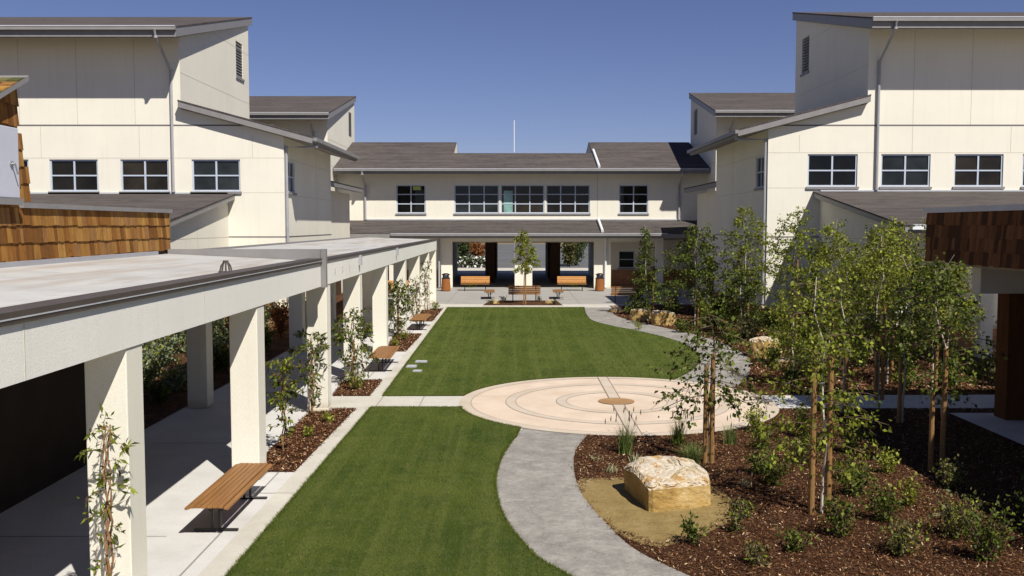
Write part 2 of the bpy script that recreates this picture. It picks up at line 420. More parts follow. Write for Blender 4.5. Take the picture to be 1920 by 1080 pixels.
pathL = smooth([(.12,19.5),(-.19,17.56),(-.31,16.04),(-.28,14.75),(-.14,13.53),(.08,12.6),(.31,11.88),(.63,11.33),(1.4,10.1),(3.0,8.2),(5,6)])
pathR = smooth([(1.45,19.05),(1.15,17.77),(1.03,16.39),(1.05,14.9),(1.26,13.53),(1.56,12.28),(2.09,11.33),(2.9,10.1),(4.5,8.4),(6.6,6)])
upL = smooth([(3.55,48.98),(3.36,45.17),(3.41,42.14),(4.02,39.91),(4.97,37.7),(5.77,35.07),(6.02,32.49),(5.76,29.9),(5.13,27.69),(4.35,26.03)])
upR = smooth([(4.95,48.98),(4.73,44.63),(5.43,41.44),(6.36,38.68),(7.15,35.91),(7.49,33.21),(7.41,30.26),(6.95,28.21),(6.35,26.2),(5.7,24.8)])
flat('mulch_bed', [(p[0]-.3, p[1]) for p in reversed(pathR)] + [(1.6, 20), (3, 23), (5, 24.5)] + [(p[0]-.2, p[1]) for p in reversed(upR)] + [(4.9, 51.0), (10.7, 51.0), (10.7, 40.6), (16, 40.6), (16, 6), (6.3, 6)], .004, M['mulch'])
flat('garden_path', list(pathL)+list(reversed(pathR))[0:0]+list(reversed(pathR))+[(1.6, 20.2), (.4, 20.2)], .010, M['stamped'])
flat('garden_path.001', list(upL)+[(4.6, 25.2), (5.6, 24.8)]+list(reversed(upR)), .010, M['stamped'])
flat('east_path', [(5.6, 23.55), (5.6, 21.9), (14, 21.9), (14, 23.7)], .011, M['concrete'])
flat('porch_floor', [(9.7, 4), (15, 4), (15, 21.3), (9.7, 21.3)], .02, M['concrete'])
slab('lawn', [(-3.36,48.98)]+upL+[p for p in arc(62, 167, CR+.02)][0:]+[(-3.22,23.44)], 0, .03, M['grass'])
slab('lawn.001', [(-3.28,21.98),(-1.20,21.98)]+arc(191, 232, CR+.02)+pathL[2:]+[(-3.5,6)], 0, .03, M['grass'])
# seating circle
def ringm(name, r0, r1, z, mat):
    b = MB(); n = 128
    for i in range(n):
        a0, a1 = 2*math.pi*i/n, 2*math.pi*(i+1)/n
        P = lambda r, a: (CX+r*math.cos(a), CY+r*math.sin(a), z)
        if r0 == 0: b.poly([(CX, CY, z), P(r1, a0), P(r1, a1)])
        else: b.poly([P(r0, a0), P(r1, a0), P(r1, a1), P(r0, a1)])
    return tag(b.build(name, mat), kind='structure')
ringm('circle_paving', 0, CR, .016, M['pink'])
for r0, r1 in ((3.46, 3.73), (2.40, 2.62), (1.20, 1.42)):
    ringm('circle_ring', r0, r1, .020, M['ring'])
    ringm('score_line', r0-.016, r0, .022, M['score'])
    if r1 < 3.7: ringm('score_line', r1, r1+.016, .022, M['score'])
flat('circle_band', [(CX-.13, CY-3.7), (CX+.13, CY-3.7), (CX+.13, CY+3.7), (CX-.13, CY+3.7)], .024, M['ring'])
for s in (-1, 1):
    flat('score_line', [(CX+s*.13-.01, CY-3.7), (CX+s*.13+.01, CY-3.7), (CX+s*.13+.01, CY+3.7), (CX+s*.13-.01, CY+3.7)], .028, M['score'])
ringm('circle_disc', 0, .43, .032, M['disc'])
# curb strip and its joints
flat('curb_strip', [(-3.86, 6), (-3.46, 6), (-3.24, 21.98), (-3.18, 23.44), (-3.36, 48.98), (-3.6, 48.98), (-3.56, 23.5), (-3.66, 21.9)], .006, M['kerb'])
flat('cross_path', [(-4.4, 21.95), (-1.1, 21.95), (-1.1, 23.46), (-4.4, 23.46)], .012, M['kerb'])
j = MB()
for y in (8.5, 11.0, 14.9, 19.0, 24.8, 29.0, 34.5, 39.8, 45): j.box(-4.0, -3.46, y-.012, y+.012, .0, .0085)
for x in (-3.2, -2.2): j.box(x-.012, x+.012, 21.95, 23.46, .010, .0145)
for y in (7.5, 12.8, 18.4, 24, 29.4, 34.8, 40, 45.6): j.box(-7.0, -4.7, y-.012, y+.012, 0, .004)
j.box(-4.02, -3.995, 3, 51, 0, .005)
tag(j.build('paving_joints', M['pjoint']), kind='structure')
# beds in the arcade strip
beds = [[(-4.55,16.2),(-3.74,16.2),(-3.62,21.85),(-4.15,21.85),(-4.15,21.5),(-4.6,21.5)], [(-4.45,23.5),(-3.56,23.5),(-3.58,25.96),(-4.6,25.8)],
        [(-4.3,31.9),(-3.60,31.9),(-3.57,37.1),(-4.6,37.1)], [(-4.5,41.9),(-3.58,41.9),(-3.58,48.3),(-4.53,48.3)], [(-4.5,9.2),(-4.25,9.2),(-4.25,10.3),(-4.5,10.3)]]
for b in beds: flat('arcade_bed', b, .014, M['mulch'])
flat('plaza', [(-12, 51.2), (14, 51.2), (14, 95), (-12, 95)], .004, M['plaza'])
flat('plaza_edge', [(-4.6, 49.0), (6.4, 49.0), (6.4, 51.1), (-4.6, 51.1)], .010, M['kerb'])
flat('plaza_bed', [(-1.65,50.3), (2.55,50.3), (2.35,53.6), (-1.35,53.6)], .016, M['mulch'])
j = MB()
for x in (-7, -3.6, 3.5, 6.6, 9.5): j.box(x-.02, x+.02, 51.2, 64, .004, .0085)
for y in (54.5, 58.5): j.box(-12, 13, y-.02, y+.02, .004, .008)
tag(j.build('paving_joints', M['pjoint']), kind='structure')
flat('boulder_pad', smooth([(1.09,15.75),(1.9,15.85),(2.7,15.9),(3.25,15.2),(3.3,14.2),(3.12,13.55),(2.5,12.8),(1.86,12.38),(1.4,12.95),(1.1,13.95),(.95,14.9),(1.09,15.75)],4), .007, M['pad'])
flat('garden_soil', [(-30, 18.0), (-7.6, 18.0), (-7.6, 66), (-30, 66)], .012, M['mulch'])
flat('far_walk', [(-12, 84), (13, 84), (13, 94), (-12, 94)], .012, M['kerb'])
flat('car_park', [(-60, 95.2), (60, 95.2), (60, 215), (-60, 215)], 0, M['asphalt'])

# ------------------------------------------------------------------ school wings
def wing(side, name, label, xc, xt, zr, zl, zte, ztb, wins, wz, lean, dsx):
    """side=-1 west wing (court face looks +x), +1 east; xc corner x, xt tower inner face x."""
    s = side; Y0, Y1 = 40.5, 50.8
    B = thing(name, label, 'building', (xc, Y0, 0))
    far = s*30
    def o(pts): return pts
    eave = xc - s*1.35
    slope = (zr-zl)/(abs(xt-xc)+1.35)
    zc = zl + slope*1.35 - .30
    tsl = (ztb-zte)/(51.5-38.85); ztf = zte + tsl*(Y0-38.85) - .36; ztk = zte + tsl*(51.0-38.85) - .36
    m = MB()
    holes = [(a, b, wz[0], wz[1]) for a, b in wins]
    wall(m, 'y', Y0, -1, [(xc, 0), (far, 0), (far, ztf), (xt, ztf), (xt, zr-.34), (xc, zc)], holes)
    xx = sorted((xc, far))
    zb = 8.34
    joints(m, 'y', Y0, -1, [(xt+s*1.9, zb, ztf), (xt+s*4.3, zb, ztf), (xt+s*6.7, zb, ztf), (xt+s*9.1, zb, ztf),
        (xc+s*1.3, wz[1]+.05, zb-.4), (xc+s*6.0, wz[1]+.05, zb), (xc+s*10.1, wz[1]+.05, zb), (xc+s*14, wz[1]+.05, zb)],
        [(wz[1]+.06, xx[0]+.01, xx[1]-.01), (wz[0]-.05, min(xc, wins[0][0]-.1) if s > 0 else wins[0][1]+.1, max(xc, wins[0][1]) if s < 0 else wins[0][0]-.1), (2.2, xx[0]+.01, xx[1]-.01)], w=.011)
    # dark reveal lines
    m.box(xx[0] if s < 0 else xc+.4, xx[1] if s > 0 else xc-.4, Y0-.006, Y0+.0, zb-.03, zb+.03, 2)
    m.box(xx[0], xx[1], Y0-.006, Y0, 3.68, 3.73, 2)
    # court-side wall with its window
    a, b = 41.1, 42.5
    wall(m, 'x', xc, -s, [(Y0, 0), (Y1, 0), (Y1, zc), (Y0, zc)], [(a, b, wz[0], wz[1])])
    joints(m, 'x', xc, -s, [(47, .8, zc)], [wz[1]+.06, wz[0]-.12], Y0+.02, Y1, .8, zc, w=.011)
    lo, hi = sorted((xc, xc-s*.006)); m.box(lo, hi, Y0, Y1, 3.68, 3.73, 2)
    # tower side wall with louvre, backs
    wall(m, 'x', xt, -s, [(Y0+.001, 7.8), (51.0, 7.8), (51.0, ztk), (Y0+.001, ztf)], [(48.7, 49.9, ztk-3.0, ztk-1.25)])
    joints(m, 'x', xt, -s, [], [ztf-1.6, (ztf+.9, Y0+4.3, 50.98)], Y0+.02, 50.98, w=.010)
    wall(m, 'y', 51.0, 1, [(xt, 0), (far, 0), (far, ztk), (xt, ztk)])
    wall(m, 'y', Y1, 1, [(xc, 0), (xt, 0), (xt, zr-.3), (xc, zc)])
    m.build('wall', [M['stucco'], M['joint'], M['reveal']], B)
    lv = MB()
    for k in range(12):
        z = ztk-2.95+k*.14; lo, hi = sorted((xt+s*.13, xt+s*.02))
        lv.box(lo, hi, 48.72, 49.88, z, z+.05)
    lo, hi = sorted((xt+s*.15, xt+s*.13)); lv.box(lo, hi, 48.7, 49.9, ztk-3.0, ztk-1.25, 1)
    lo, hi = sorted((xt-s*.06, xt+s*.12)); lv.box(lo, hi, 48.6, 50.0, ztk-3.12, ztk-3.01, 2)
    lv.build('louvre', [M['trim'], M['black'], M['trim']], B)
    for a_, b_ in wins: window(B, 'y', Y0, -1, a_, b_, wz[0], wz[1], fw=.068)
    window(B, 'x', xc, -s, a, b, wz[0], wz[1], fw=.068)
    # tower roof and shed roof
    xr = xt - s*.5
    p, q = ((far, 38.85, zte), (xr, 38.85, zte)) if s < 0 else ((xr, 38.85, zte), (far, 38.85, zte))
    pb, qb = ((far, 51.5, ztb), (xt-s*.08, 51.5, ztb)) if s < 0 else ((xt-s*.08, 51.5, ztb), (far, 51.5, ztb))
    if s < 0: qb = (xt+.10, 51.5, ztb); q = (xt+.45, 38.85, zte)
    roof(B, (p, q), (pb, qb), M['roof'], th=.42)
    gutter(B, min(p[0], q[0]), max(p[0], q[0]), 38.86, zte-.02)
    if s < 0: roof(B, ((eave, 51.1, zl), (eave, 40.1, zl)), ((xt, 51.1, zr), (xt, 40.1, zr)), M['roofx'], th=.30)
    else: roof(B, ((eave, 40.1, zl), (eave, 51.1, zl)), ((xt, 40.1, zr), (xt, 51.1, zr)), M['roofx'], th=.30)
    gutter(B, 40.0, 51.15, eave-s*.07, zl-.05, 'y')
    # lean-to
    lx, lz, le = lean; ly = 32.5; ey = 30.9; ez = lz-.145*(Y0-ey)
    m = MB(); zf = lz-.145*(Y0-ly)-.22; zk = lz-.24
    wall(m, 'x', lx, -s, [(ly, 0), (Y0, 0), (Y0, zk), (ly, zf)])
    wall(m, 'y', ly, -1, [(lx, 0), (s*30, 0), (s*30, zf), (lx, zf)], [(lx+s*2.5-.5, lx+s*2.5+.5, .95, 1.75)])
    joints(m, 'x', lx, -s, [(36.5, .8, zf)], [3.70], ly+.01, Y0-.01, w=.014)
    m.build('wall', [M['stucco'], M['joint']], B)
    window(B, 'y', ly, -1, lx+s*2.5-.5, lx+s*2.5+.5, .95, 1.75)
    lr = lx-s*.3
    pts = ((min(lr, s*30), ey, ez), (max(lr, s*30), ey, ez)), ((min(lr, s*30), Y0-.012, lz), (max(lr, s*30), Y0-.012, lz))
    roof(B, pts[0], pts[1], M['roof'], th=.24)
    gutter(B, pts[0][0][0]+.2, pts[0][1][0]-.2, ey, ez, 'x', M['pipewhite'])
    part('flashing', M['trimlight'], B, (min(lx, s*30), max(lx, s*30), Y0-.07, Y0-.008, lz+.0, lz+.06))
    # brick wainscots with stone caps
    def br(x0, x1, y0, y1, e=0):
        part('brick_base', M['brick'], B, (min(x0, x1), max(x0, x1), y0, y1, 0, .72)); part('stone_cap', M['cap'], B, (min(x0, x1)-.04, max(x0, x1)+.04, y0-.04, y1+(.04 if not e else -.0), .72, .80+e))
    br(xc-s*.14, lx-s*.15, Y0-.14, Y0-.002); br(xc-s*.14, xc-s*.002, Y0+.05, Y1+.1, .003)
    br(lx-s*.14, s*30, ly-.14, ly-.002); br(lx-s*.14, lx-s*.002, ly+.05, Y0-.19, .003)
    # downspouts
    d = dsx
    pipe(B, [(d-s*.0, 38.7, zte-.15), (d, 38.8, zte-.45), (d+s*-.0, Y0-.09, zte-1.5), (d, Y0-.09, lz+.1)], .06)
    pipe(B, [(eave, 40.35, zl-.18), (eave, 40.4, zl-.4), (xc-s*.08, Y0+.12, zc-.45), (xc-s*.09, Y0+.12, .9)], .06)
    return B
wing(-1, 'school_wing', 'tall cream west wing with high louvred tower on the left behind the flat arcade roof', -9.6, -13.85, 9.35, 7.84, 12.08, 15.1,
     [(-13.45, -11.43), (-16.42, -14.41), (-19.38, -17.36), (-22.3, -20.25)], (5.60, 6.93), (-11.95, 5.5, 0), -14.2)
wing(1, 'school_wing', 'tall cream east wing with high tower on the right behind the young birches', 10.58, 14.68, 9.57, 8.16, 12.42, 15.35,
     [(12.24, 14.32), (15.3, 17.36), (18.35, 20.4), (21.2, 23.3)], (5.80, 7.15), (12.78, 5.6, 0), 15.1)

# ------------------------------------------------------------------ rear towers
def rear(s, label, xt, z0, z1, ya, yb):
    B = thing('tower_building', label, 'building', (xt, ya, 0)); far = xt+s*16
    sl = (z1-z0)/(yb+.4-(ya-1.5)); zf = z0+sl*1.5-.34; zk = z0+sl*(yb-ya+1.5)-.34
    m = MB()
    wall(m, 'y', ya, -1, [(xt, 0), (far, 0), (far, zf), (xt, zf)])
    wall(m, 'x', xt, -s, [(ya, 0), (yb, 0), (yb, zk), (ya, zf)], [(yb-2.6, yb-1.2, zk-2.9, zk-1.1)])
    wall(m, 'y', yb, 1, [(xt, 0), (far, 0), (far, zk), (xt, zk)])
    joints(m, 'x', xt, -s, [], [zf-1.5, zf-3.2], ya+.02, yb-.02, w=.02)
    m.build('wall', [M['stucco'], M['joint']], B)
    lo, hi = sorted((xt+s*.10, xt+s*.14)); lv = MB(); lv.box(lo, hi, yb-2.6, yb-1.2, zk-2.9, zk-1.1, 1)
    for k in range(12):
        lo, hi = sorted((xt+s*.09, xt+s*.01)); lv.box(lo, hi, yb-2.58, yb-1.22, zk-2.85+k*.145, zk-2.8+k*.145)
    lv.build('louvre', [M['trim'], M['black']], B)
    p = [(xt-s*.4, ya-1.5, z0), (far, ya-1.5, z0), (far, yb+.4, z1), (xt-s*.1, yb+.4, z1)]
    if s < 0: p = [p[1], p[0], p[3], p[2]]
    roof(B, (p[0], p[1]), (p[3], p[2]), M['roof'], th=.42)
    gutter(B, min(xt-s*.4, far), max(xt-s*.4, far), ya-1.49, z0-.02)
    pipe(B, [(xt+s*.9, ya-1.5, z0-.2), (xt+s*.9, ya-.1, z0-1.1), (xt+s*.9, ya-.1, 5)], .07)
rear(-1, 'smaller cream tower with sloped roof rising behind the west wing', -12.2, 11.36, 14.07, 63.6, 74.4)
rear(1, 'smaller cream tower with sloped roof rising behind the east wing', 13.2, 11.5, 14.1, 63.6, 72.8)

# ------------------------------------------------------------------ central building
B = thing('central_building', 'long two storey cream building with dark shingle roof closing the far end of the courtyard', 'building', (0.5, 64, 0))
wl = [(-8.08, -6.08, 2), (-4.10, -1.04, 3), (-.91, 2.07, 3), (2.19, 5.20, 3), (7.2, 9.2, 2)]
m = MB()
wall(m, 'y', 66.5, -1, [(-12.19, 0), (-4.8, 0), (-4.8, 3.2), (6.3, 3.2), (6.3, 0), (13.19, 0), (13.19, 7.85), (-12.19, 7.85)], [(a, b, 5.0, 6.95) for a, b, n in wl]+[(7.2, 8.3, 1.25, 2.42)])
joints(m, 'y', 66.5, -1, [(5.72, 4.6, 7.7)], [], w=.025)
for sx in (-4.8, 6.3):   # passage side walls
    wall(m, 'x', sx, 1 if sx < 0 else -1, [(66.5, 0), (82, 0), (82, 3.2), (66.5, 3.2)])
wall(m, 'y', 82, 1, [(-12.19, 0), (-4.8, 0), (-4.8, 3.2), (6.3, 3.2), (6.3, 0), (13.19, 0), (13.19, 7.9), (-12.19, 7.9)])
m.build('wall', [M['stucco'], M['joint']], B)
for a, b, n in wl:
    w = window(B, 'y', 66.5, -1, a, b, 5.0, 6.95, n, 3, fw=.075)
window(B, 'y', 66.5, -1, 7.2, 8.3, 1.25, 2.42, 1, 2)
part('painted_reflection', M['glasslit'], B, (-.72, -.1, 66.585, 66.6, 5.08, 6.55))  # window reflection painted in as a green panel
part('notice', M['litsign'], B, (-6.95, -6.4, 66.585, 66.6, 6.6, 6.85))
part('brick_base', M['brick'], B, (6.42, 13.19, 66.36, 66.498, 0, 1.1)); part('brick_base', M['brick'], B, (-12.19, -4.9, 66.36, 66.498, 0, 1.1))
# main roof: low ridge in the middle, raised ridges at both sides
def rf(x0, x1, ya, za, yb, zb, th=.34): return roof(B, ((x0, ya, za), (x1, ya, za)), ((x0, yb, zb), (x1, yb, zb)), M['roof'], th)
rf(-12.18, 13.18, 65.2, 8.0, 69.7, 9.35)
rf(-12.18, -4.35, 69.72, 9.356, 73.3, 10.43, .2); rf(5.6, 13.18, 69.72, 9.356, 73.3, 10.43, .2)
m = MB()
for x0, x1, yr, zr in ((-4.34, 5.59, 69.72, 9.35), (-12.18, -4.35, 73.32, 10.42), (5.6, 13.18, 73.32, 10.42)):
    m.hexa([(x0, yr, zr-.06), (x1, yr, zr-.06), (x1, 83, 7.9), (x0, 83, 7.9)], [(x0, yr, zr), (x1, yr, zr), (x1, 83, 7.98), (x0, 83, 7.98)])
m.build('roof', M['roof'], B)
for x, sg in ((-4.33, 1), (5.58, -1)):
    m = MB(); wall(m, 'x', x, sg, [(69.75, 9.1), (77, 8.9), (73.3, 10.36), (69.75, 9.30)])
    m.build('gable', M['stucco'], B)
gutter(B, -12.1, 13.1, 65.2, 7.97)
# lower roof, fascia beam, columns
roof(B, ((-12.1, 62.7, 3.68), (12.9, 62.7, 3.68)), ((-12.1, 66.48, 4.52), (12.9, 66.48, 4.52)), M['roof'], .30)
gutter(B, -8.0, 10.0, 62.72, 3.65)
part('flashing', M['trimlight'], B, (-10.2, 11.4, 66.40, 66.49, 4.53, 4.62))
part('beam', M['stucco'], B, (-8.3, 9.9, 64.0, 64.4, 3.10, 3.34))
part('ceiling', M['ceil'], B, (-12.1, 12.9, 64.4, 66.3, 3.22, 3.28), (-4.79, 6.29, 66.3, 82, 3.0, 3.19))
for x0, x1 in ((-4.85, -4.1), (.04, 1.20), (5.3, 6.0), (6.1, 6.42), (-8.3, -7.7), (9.4, 9.9)): part('column', M['stucco'], B, (x0, x1, 64.02, 64.38, 0, 3.098))
for x0, x1 in ((-2.1, -1.4), (2.65, 3.35)):
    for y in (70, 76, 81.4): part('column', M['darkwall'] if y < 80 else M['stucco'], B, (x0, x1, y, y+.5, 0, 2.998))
pipe(B, [(-10.2, 65.05, 7.75), (-10.2, 65.1, 7.6), (-10.2, 66.38, 6.9), (-10.2, 66.38, 4.6)], .07)
pipe(B, [(11.3, 65.05, 7.75), (11.3, 65.1, 7.6), (11.3, 66.38, 6.9), (11.3, 66.38, 4.6)], .07)
pipe(B, [(5.72, 70.3, 9.62), (5.72, 65.3, 8.12)], .10, M['pipewhite'], 'roof_pipe', False)
pipe(B, [(5.75, 66.3, 4.62), (5.75, 62.9, 3.80)], .10, M['pipewhite'], 'roof_pipe', False)
pipe(B, [(6.05, 63.85, 3.5), (6.05, 63.9, .1)], .07, M['pipewhite'])
pipe(B, [(-4.97, 63.85, 3.4), (-4.97, 63.9, .1)], .07, M['pipe'])
# link blocks beside the centre
for s, lab, x0 in ((-1, 'low recessed link with small eave between the west wing and the central building', -10.6), (1, 'low recessed link with small eave between the east wing and the central building', 11.8)):
    L = thing('link_building', lab, 'building', (x0, 52, 0)); m = MB()
    wall(m, 'x', x0, -s, [(51.1, 0), (62.4, 0), (62.4, 6.2), (51.1, 6.2)])
    wall(m, 'y', 62.4, 1, [(x0, 0), (x0+s*6, 0), (x0+s*6, 6.2), (x0, 6.2)])
    m.build('wall', M['stucco'], L)
    e = x0-s*.9
    a, b = (e, 51.3, 6.55), (e, 62.4, 6.55); c, d = (x0+s*5, 51.3, 7.9), (x0+s*5, 62.4, 7.9)
    if s > 0: roof(L, (a, b), (c, d), M['roofx'], .28)
    else: roof(L, (b, a), (d, c), M['roofx'], .28)
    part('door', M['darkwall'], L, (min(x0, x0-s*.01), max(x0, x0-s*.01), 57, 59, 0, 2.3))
# mast
t = thing('radio_mast', 'thin white and grey mast standing far behind the middle of the central roof', 'mast', (0, 110, 0))
m = MB(); m.tube([(0, 110, 0), (0, 110, 12.4)], .035, 8); m.build('pole', M['mastred'], t)
m = MB(); m.tube([(0, 110, 12.4), (0, 110, 16)], .05, 8); m.build('antenna', M['pipewhite'], t)

# ------------------------------------------------------------------ arcade
A = thing('arcade', 'long white stuccoed arcade of square columns under a flat grey roof along the left side', 'arcade', (-4.2, 5, 0))
ys = [5.0, 10.38, 15.70, 21.55, 26.2, 31.6, 37.2, 42.6, 47.4, 51.6]
for k, y in enumerate(ys):
    x1 = -4.2
    m = MB(); m.box(x1-.46, x1, y, y+.46, 0, 2.868); m.box(x1-.475, x1+.012, y-.012, y+.472, .012, .07, 0)
    m.build('column', M['stucco'], A, bevel=.012)
    if y > 21: part('column', M['stucco'], A, (-7.5, -7.04, y+.4, y+.86, 0, 2.9), bevel=.012)
m = MB(); m.box(-4.64, -4.185, 3, 52.1, 2.87, 3.398); m.box(-7.52, -7.02, 21.3, 52.1, 2.901, 3.4)
for k, y in enumerate((8.2, 13, 18.6, 24, 29, 34.4, 40, 45)): m.box(-4.186, -4.182, y-.008, y+.008, 2.87, 3.39, 1)
m.build('beam', [M['stucco_beam'], M['joint']], A)
m = MB(); m.box(-4.46, -4.15, 3, 20.86, 3.40, 3.485); m.box(-4.46, -4.155, 21.0, 52.2, 3.40, 3.45); m.box(-4.18, -4.152, 3, 20.86, 3.375, 3.3995, 0)
m.box(-4.1495, -4.144, 3, 20.86, 3.418, 3.43, 1)
m.build('coping', [M['coping'], M['trimlight']], A)
m = MB()
m.hexa([(-7.49, 3, 3.3), (-4.45, 3, 3.3), (-4.45, 20.86, 3.3), (-7.49, 20.86, 3.3)], [(-7.49, 3, 3.58), (-4.45, 3, 3.435), (-4.45, 20.86, 3.435), (-7.49, 20.86, 3.58)])
m.hexa([(-7.9, 21.0, 3.3), (-4.45, 21.0, 3.3), (-4.45, 52.1, 3.3), (-7.9, 52.1, 3.3)], [(-7.9, 21.0, 3.54), (-4.45, 21.0, 3.43), (-4.45, 52.1, 3.43), (-7.9, 52.1, 3.54)])
m.build('roof', M['membrane'], A)
part('ceiling', M['ceil'], A, (-7.0, -4.66, 3, 52, 3.25, 3.298))
part('end_curb', M['trim'], A, (-7.49, -4.09, 20.88, 21.0, 3.40, 3.68))
part('expansion_cover', M['trim'], A, (-4.18, -4.07, 20.86, 21.02, 2.85, 3.685))
part('fascia', M['trim'], A, (-7.96, -7.9, 21.0, 52.1, 3.30, 3.60))
for y in (26.0, 34.2): part('scupper', M['pipe'], A, (-4.18, -4.10, y-.05, y+.05, 3.12, 3.398))
for y in (22.5, 23.5, 24.5): part('weep_slot', M['pipe'], A, (-4.186, -4.17, y-.012, y+.012, 3.05, 3.2))
# roof vent : cluster of bent dark strips
t = thing('roof_vent', 'small dark finned roof vent standing on the flat arcade roof', 'vent', (-4.62, 15.45, 3.44))
m = MB()
for k in range(10):
    a = 2*math.pi*k/10; c, s_ = math.cos(a), math.sin(a)
    m.tube([(-4.62+.10*c, 15.45+.10*s_, 3.44), (-4.62+.075*c, 15.45+.075*s_, 3.55), (-4.62+.03*c, 15.45+.03*s_, 3.615)], .013, 5)
m.build('fins', M['coping'], t)
m = MB(); m.tube([(-4.62, 15.45, 3.44), (-4.62, 15.45, 3.46)], .12, 16); m.tube([(-4.62, 15.45, 3.60), (-4.62, 15.45, 3.635)], .045, 12); m.build('collar', M['coping'], t)

# ------------------------------------------------------------------ shingle cladding helper
def shingles(mb, axis, c, nrm, u0, u1, z0, z1, row, mats, seed=1, taper=None):
    rnd = random.Random(seed); n = max(1, round((z1-z0)/row)); h = (z1-z0)/n
    for r in range(n):
        za, zb = z0+r*h, z0+(r+1)*h+.03
        u = u0-rnd.random()*.1
        while u < u1:
            w = rnd.choice((.08, .11, .14, .17, .2, .24)); a, b = max(u, u0), min(u+w-.006, u1)
            if b-a > .02:
                dz = rnd.uniform(-.012, .012); t = rnd.uniform(.026, .036); mi = rnd.randrange(mats)
                zt = min(zb, z1+.0)
                P = (lambda uu, z, d: (uu, c+nrm*d, z)) if axis == 'y' else (lambda uu, z, d: (c+nrm*d, uu, z))
                bot = [P(a, za+dz, .001), P(b, za+dz, .001), P(b, za+dz, t), P(a, za+dz, t)]
                top = [P(a, zt, .001), P(b, zt, .001), P(b, zt, .006), P(a, zt, .006)]
                mb.hexa(bot, top, mi)
            u += w
# west shingled building
S = thing('shingled_building', 'cedar shingled block rising behind the flat arcade roof at the left edge', 'building', (-7.5, 12, 0))
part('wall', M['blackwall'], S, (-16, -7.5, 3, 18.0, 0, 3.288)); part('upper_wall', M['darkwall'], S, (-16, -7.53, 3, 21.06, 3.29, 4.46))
m = MB(); shingles(m, 'x', -7.53, 1, 3, 21.09, 3.66, 4.46, .27, 5, 3); shingles(m, 'y', 21.06, 1, -16, -7.5, 3.3, 4.46, .27, 5, 4)
m.build('shingle_cladding', CED, S)
part('base_flashing', M['pipe'], S, (-7.527, -7.44, 3, 20.2, 3.50, 3.655))
part('coping', M['trim'], S, (-7.66, -7.46, 14.75, 21.15, 4.462, 4.54), (-16, -7.66, 14.75, 21.15, 4.465, 4.53))
T = thing('rooftop_hut', 'small shingled rooftop hut with sloped shingle roof at the far left', 'hut', (-8.5, 13.5, 4.5))
m = MB(); m.hexa([(-10, 10, 4.46), (-7.56, 10, 4.46), (-7.56, 14.80, 4.46), (-10, 14.80, 4.46)], [(-10, 10, 4.5), (-7.56, 10, 4.5), (-7.56, 14.80, 6.34), (-10, 14.80, 6.34)])
m.build('wall', M['darkwall'], T)
m = MB(); shingles(m, 'x', -7.56, 1, 13.6, 14.82, 4.47, 6.0, .30, 5, 8)
for k, (z0, z1, ye) in enumerate(((6.0, 6.3, 14.82), (5.1, 5.6, 14.93), (4.57, 5.1, 15.10))):
    if k: m.box(-8.2, -7.562, 14.80, ye-.01, z0, z1, 3)
    shingles(m, 'x', -7.56, 1, 14.0 if k == 0 else 14.78, ye, z0, z1, .3, 5, 20+k)
m.build('shingle_cladding', CED, T)
m = MB(); y0, y1 = 11.0, 14.86
f_ = lambda y: 6.42-.45*(14.75-y)
m.hexa([(-10.2, y0, f_(y0)-.08), (-7.38, y0, f_(y0)-.08), (-7.38, y1, f_(y1)-.08), (-10.2, y1, f_(y1)-.08)], [(-10.2, y0, f_(y0)), (-7.38, y0, f_(y0)), (-7.38, y1, f_(y1)), (-10.2, y1, f_(y1))], 1)
rnd = random.Random(5)
for r in range(18):
    ya = 14.75-(r+1)*.2; x = -7.38
    while x > -9.6:
        w = rnd.choice((.1, .14, .18, .22)); z = f_(ya)
        m.hexa([(x-w+.005, ya-.03, z-.005), (x, ya-.03, z-.005), (x, ya+.2, z+.09), (x-w+.005, ya+.2, z+.09)],
               [(x-w+.005, ya-.03, z+.02), (x, ya-.03, z+.02), (x, ya+.2, z+.097), (x-w+.005, ya+.2, z+.097)], rnd.choice((0, 2, 4)))
        x -= w
m.build('roof', [CED[4], M['trim'], CED[1], CED[3], M['leafolive']], T)
m = MB(); m.box(-7.52, -7.40, 12.2, 14.52, 4.60, 5.64); d = m.build('access_door', M['door'], T, bevel=.01)
part('door_curb', M['trim'], d, (-7.55, -7.37, 12.1, 14.56, 4.5, 4.597), root=T)
m = MB(); m.tube([(-7.39, 14.28, 5.10), (-7.34, 14.28, 5.10), (-7.33, 14.35, 4.95)], .016, 6); m.tube([(-7.40, 14.28, 5.10), (-7.375, 14.28, 5.10)], .04, 10)
m.build('handle', M['steel'], d, T)

# east shingled porch
P = thing('shingled_porch', 'dark shingled porch roof in shade jutting in at the right edge', 'porch', (9, 12, 0))
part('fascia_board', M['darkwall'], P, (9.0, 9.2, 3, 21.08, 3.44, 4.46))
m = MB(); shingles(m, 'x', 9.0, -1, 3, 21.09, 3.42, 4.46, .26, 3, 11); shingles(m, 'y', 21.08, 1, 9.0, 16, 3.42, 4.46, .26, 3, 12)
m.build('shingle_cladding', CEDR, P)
part('coping', M['trimlight'], P, (8.93, 9.22, 3, 21.16, 4.462, 4.57))
part('roof', M['membrane'], P, (9.22, 17, 3, 21.10, 4.40, 4.5))
part('soffit', M['ceil'], P, (9.2, 17, 3, 21.04, 3.36, 3.44))
part('shade_canopy', M['membrane'], P, (14.55, 19, 21.2, 30.8, 3.92, 4.2))  # added out of view, edge set to shade the lean-to front
for y in (25.5, 30.3): part('column', M['stucco'], P, (14.7, 15.1, y, y+.4, 0, 3.918))
part('beam', M['stucco'], P, (9.95, 17, 20.55, 20.95, 2.74, 3.358))
part('column', CEDR[0], P, (10.55, 11.3, 20.5, 21.0, .02, 2.74))
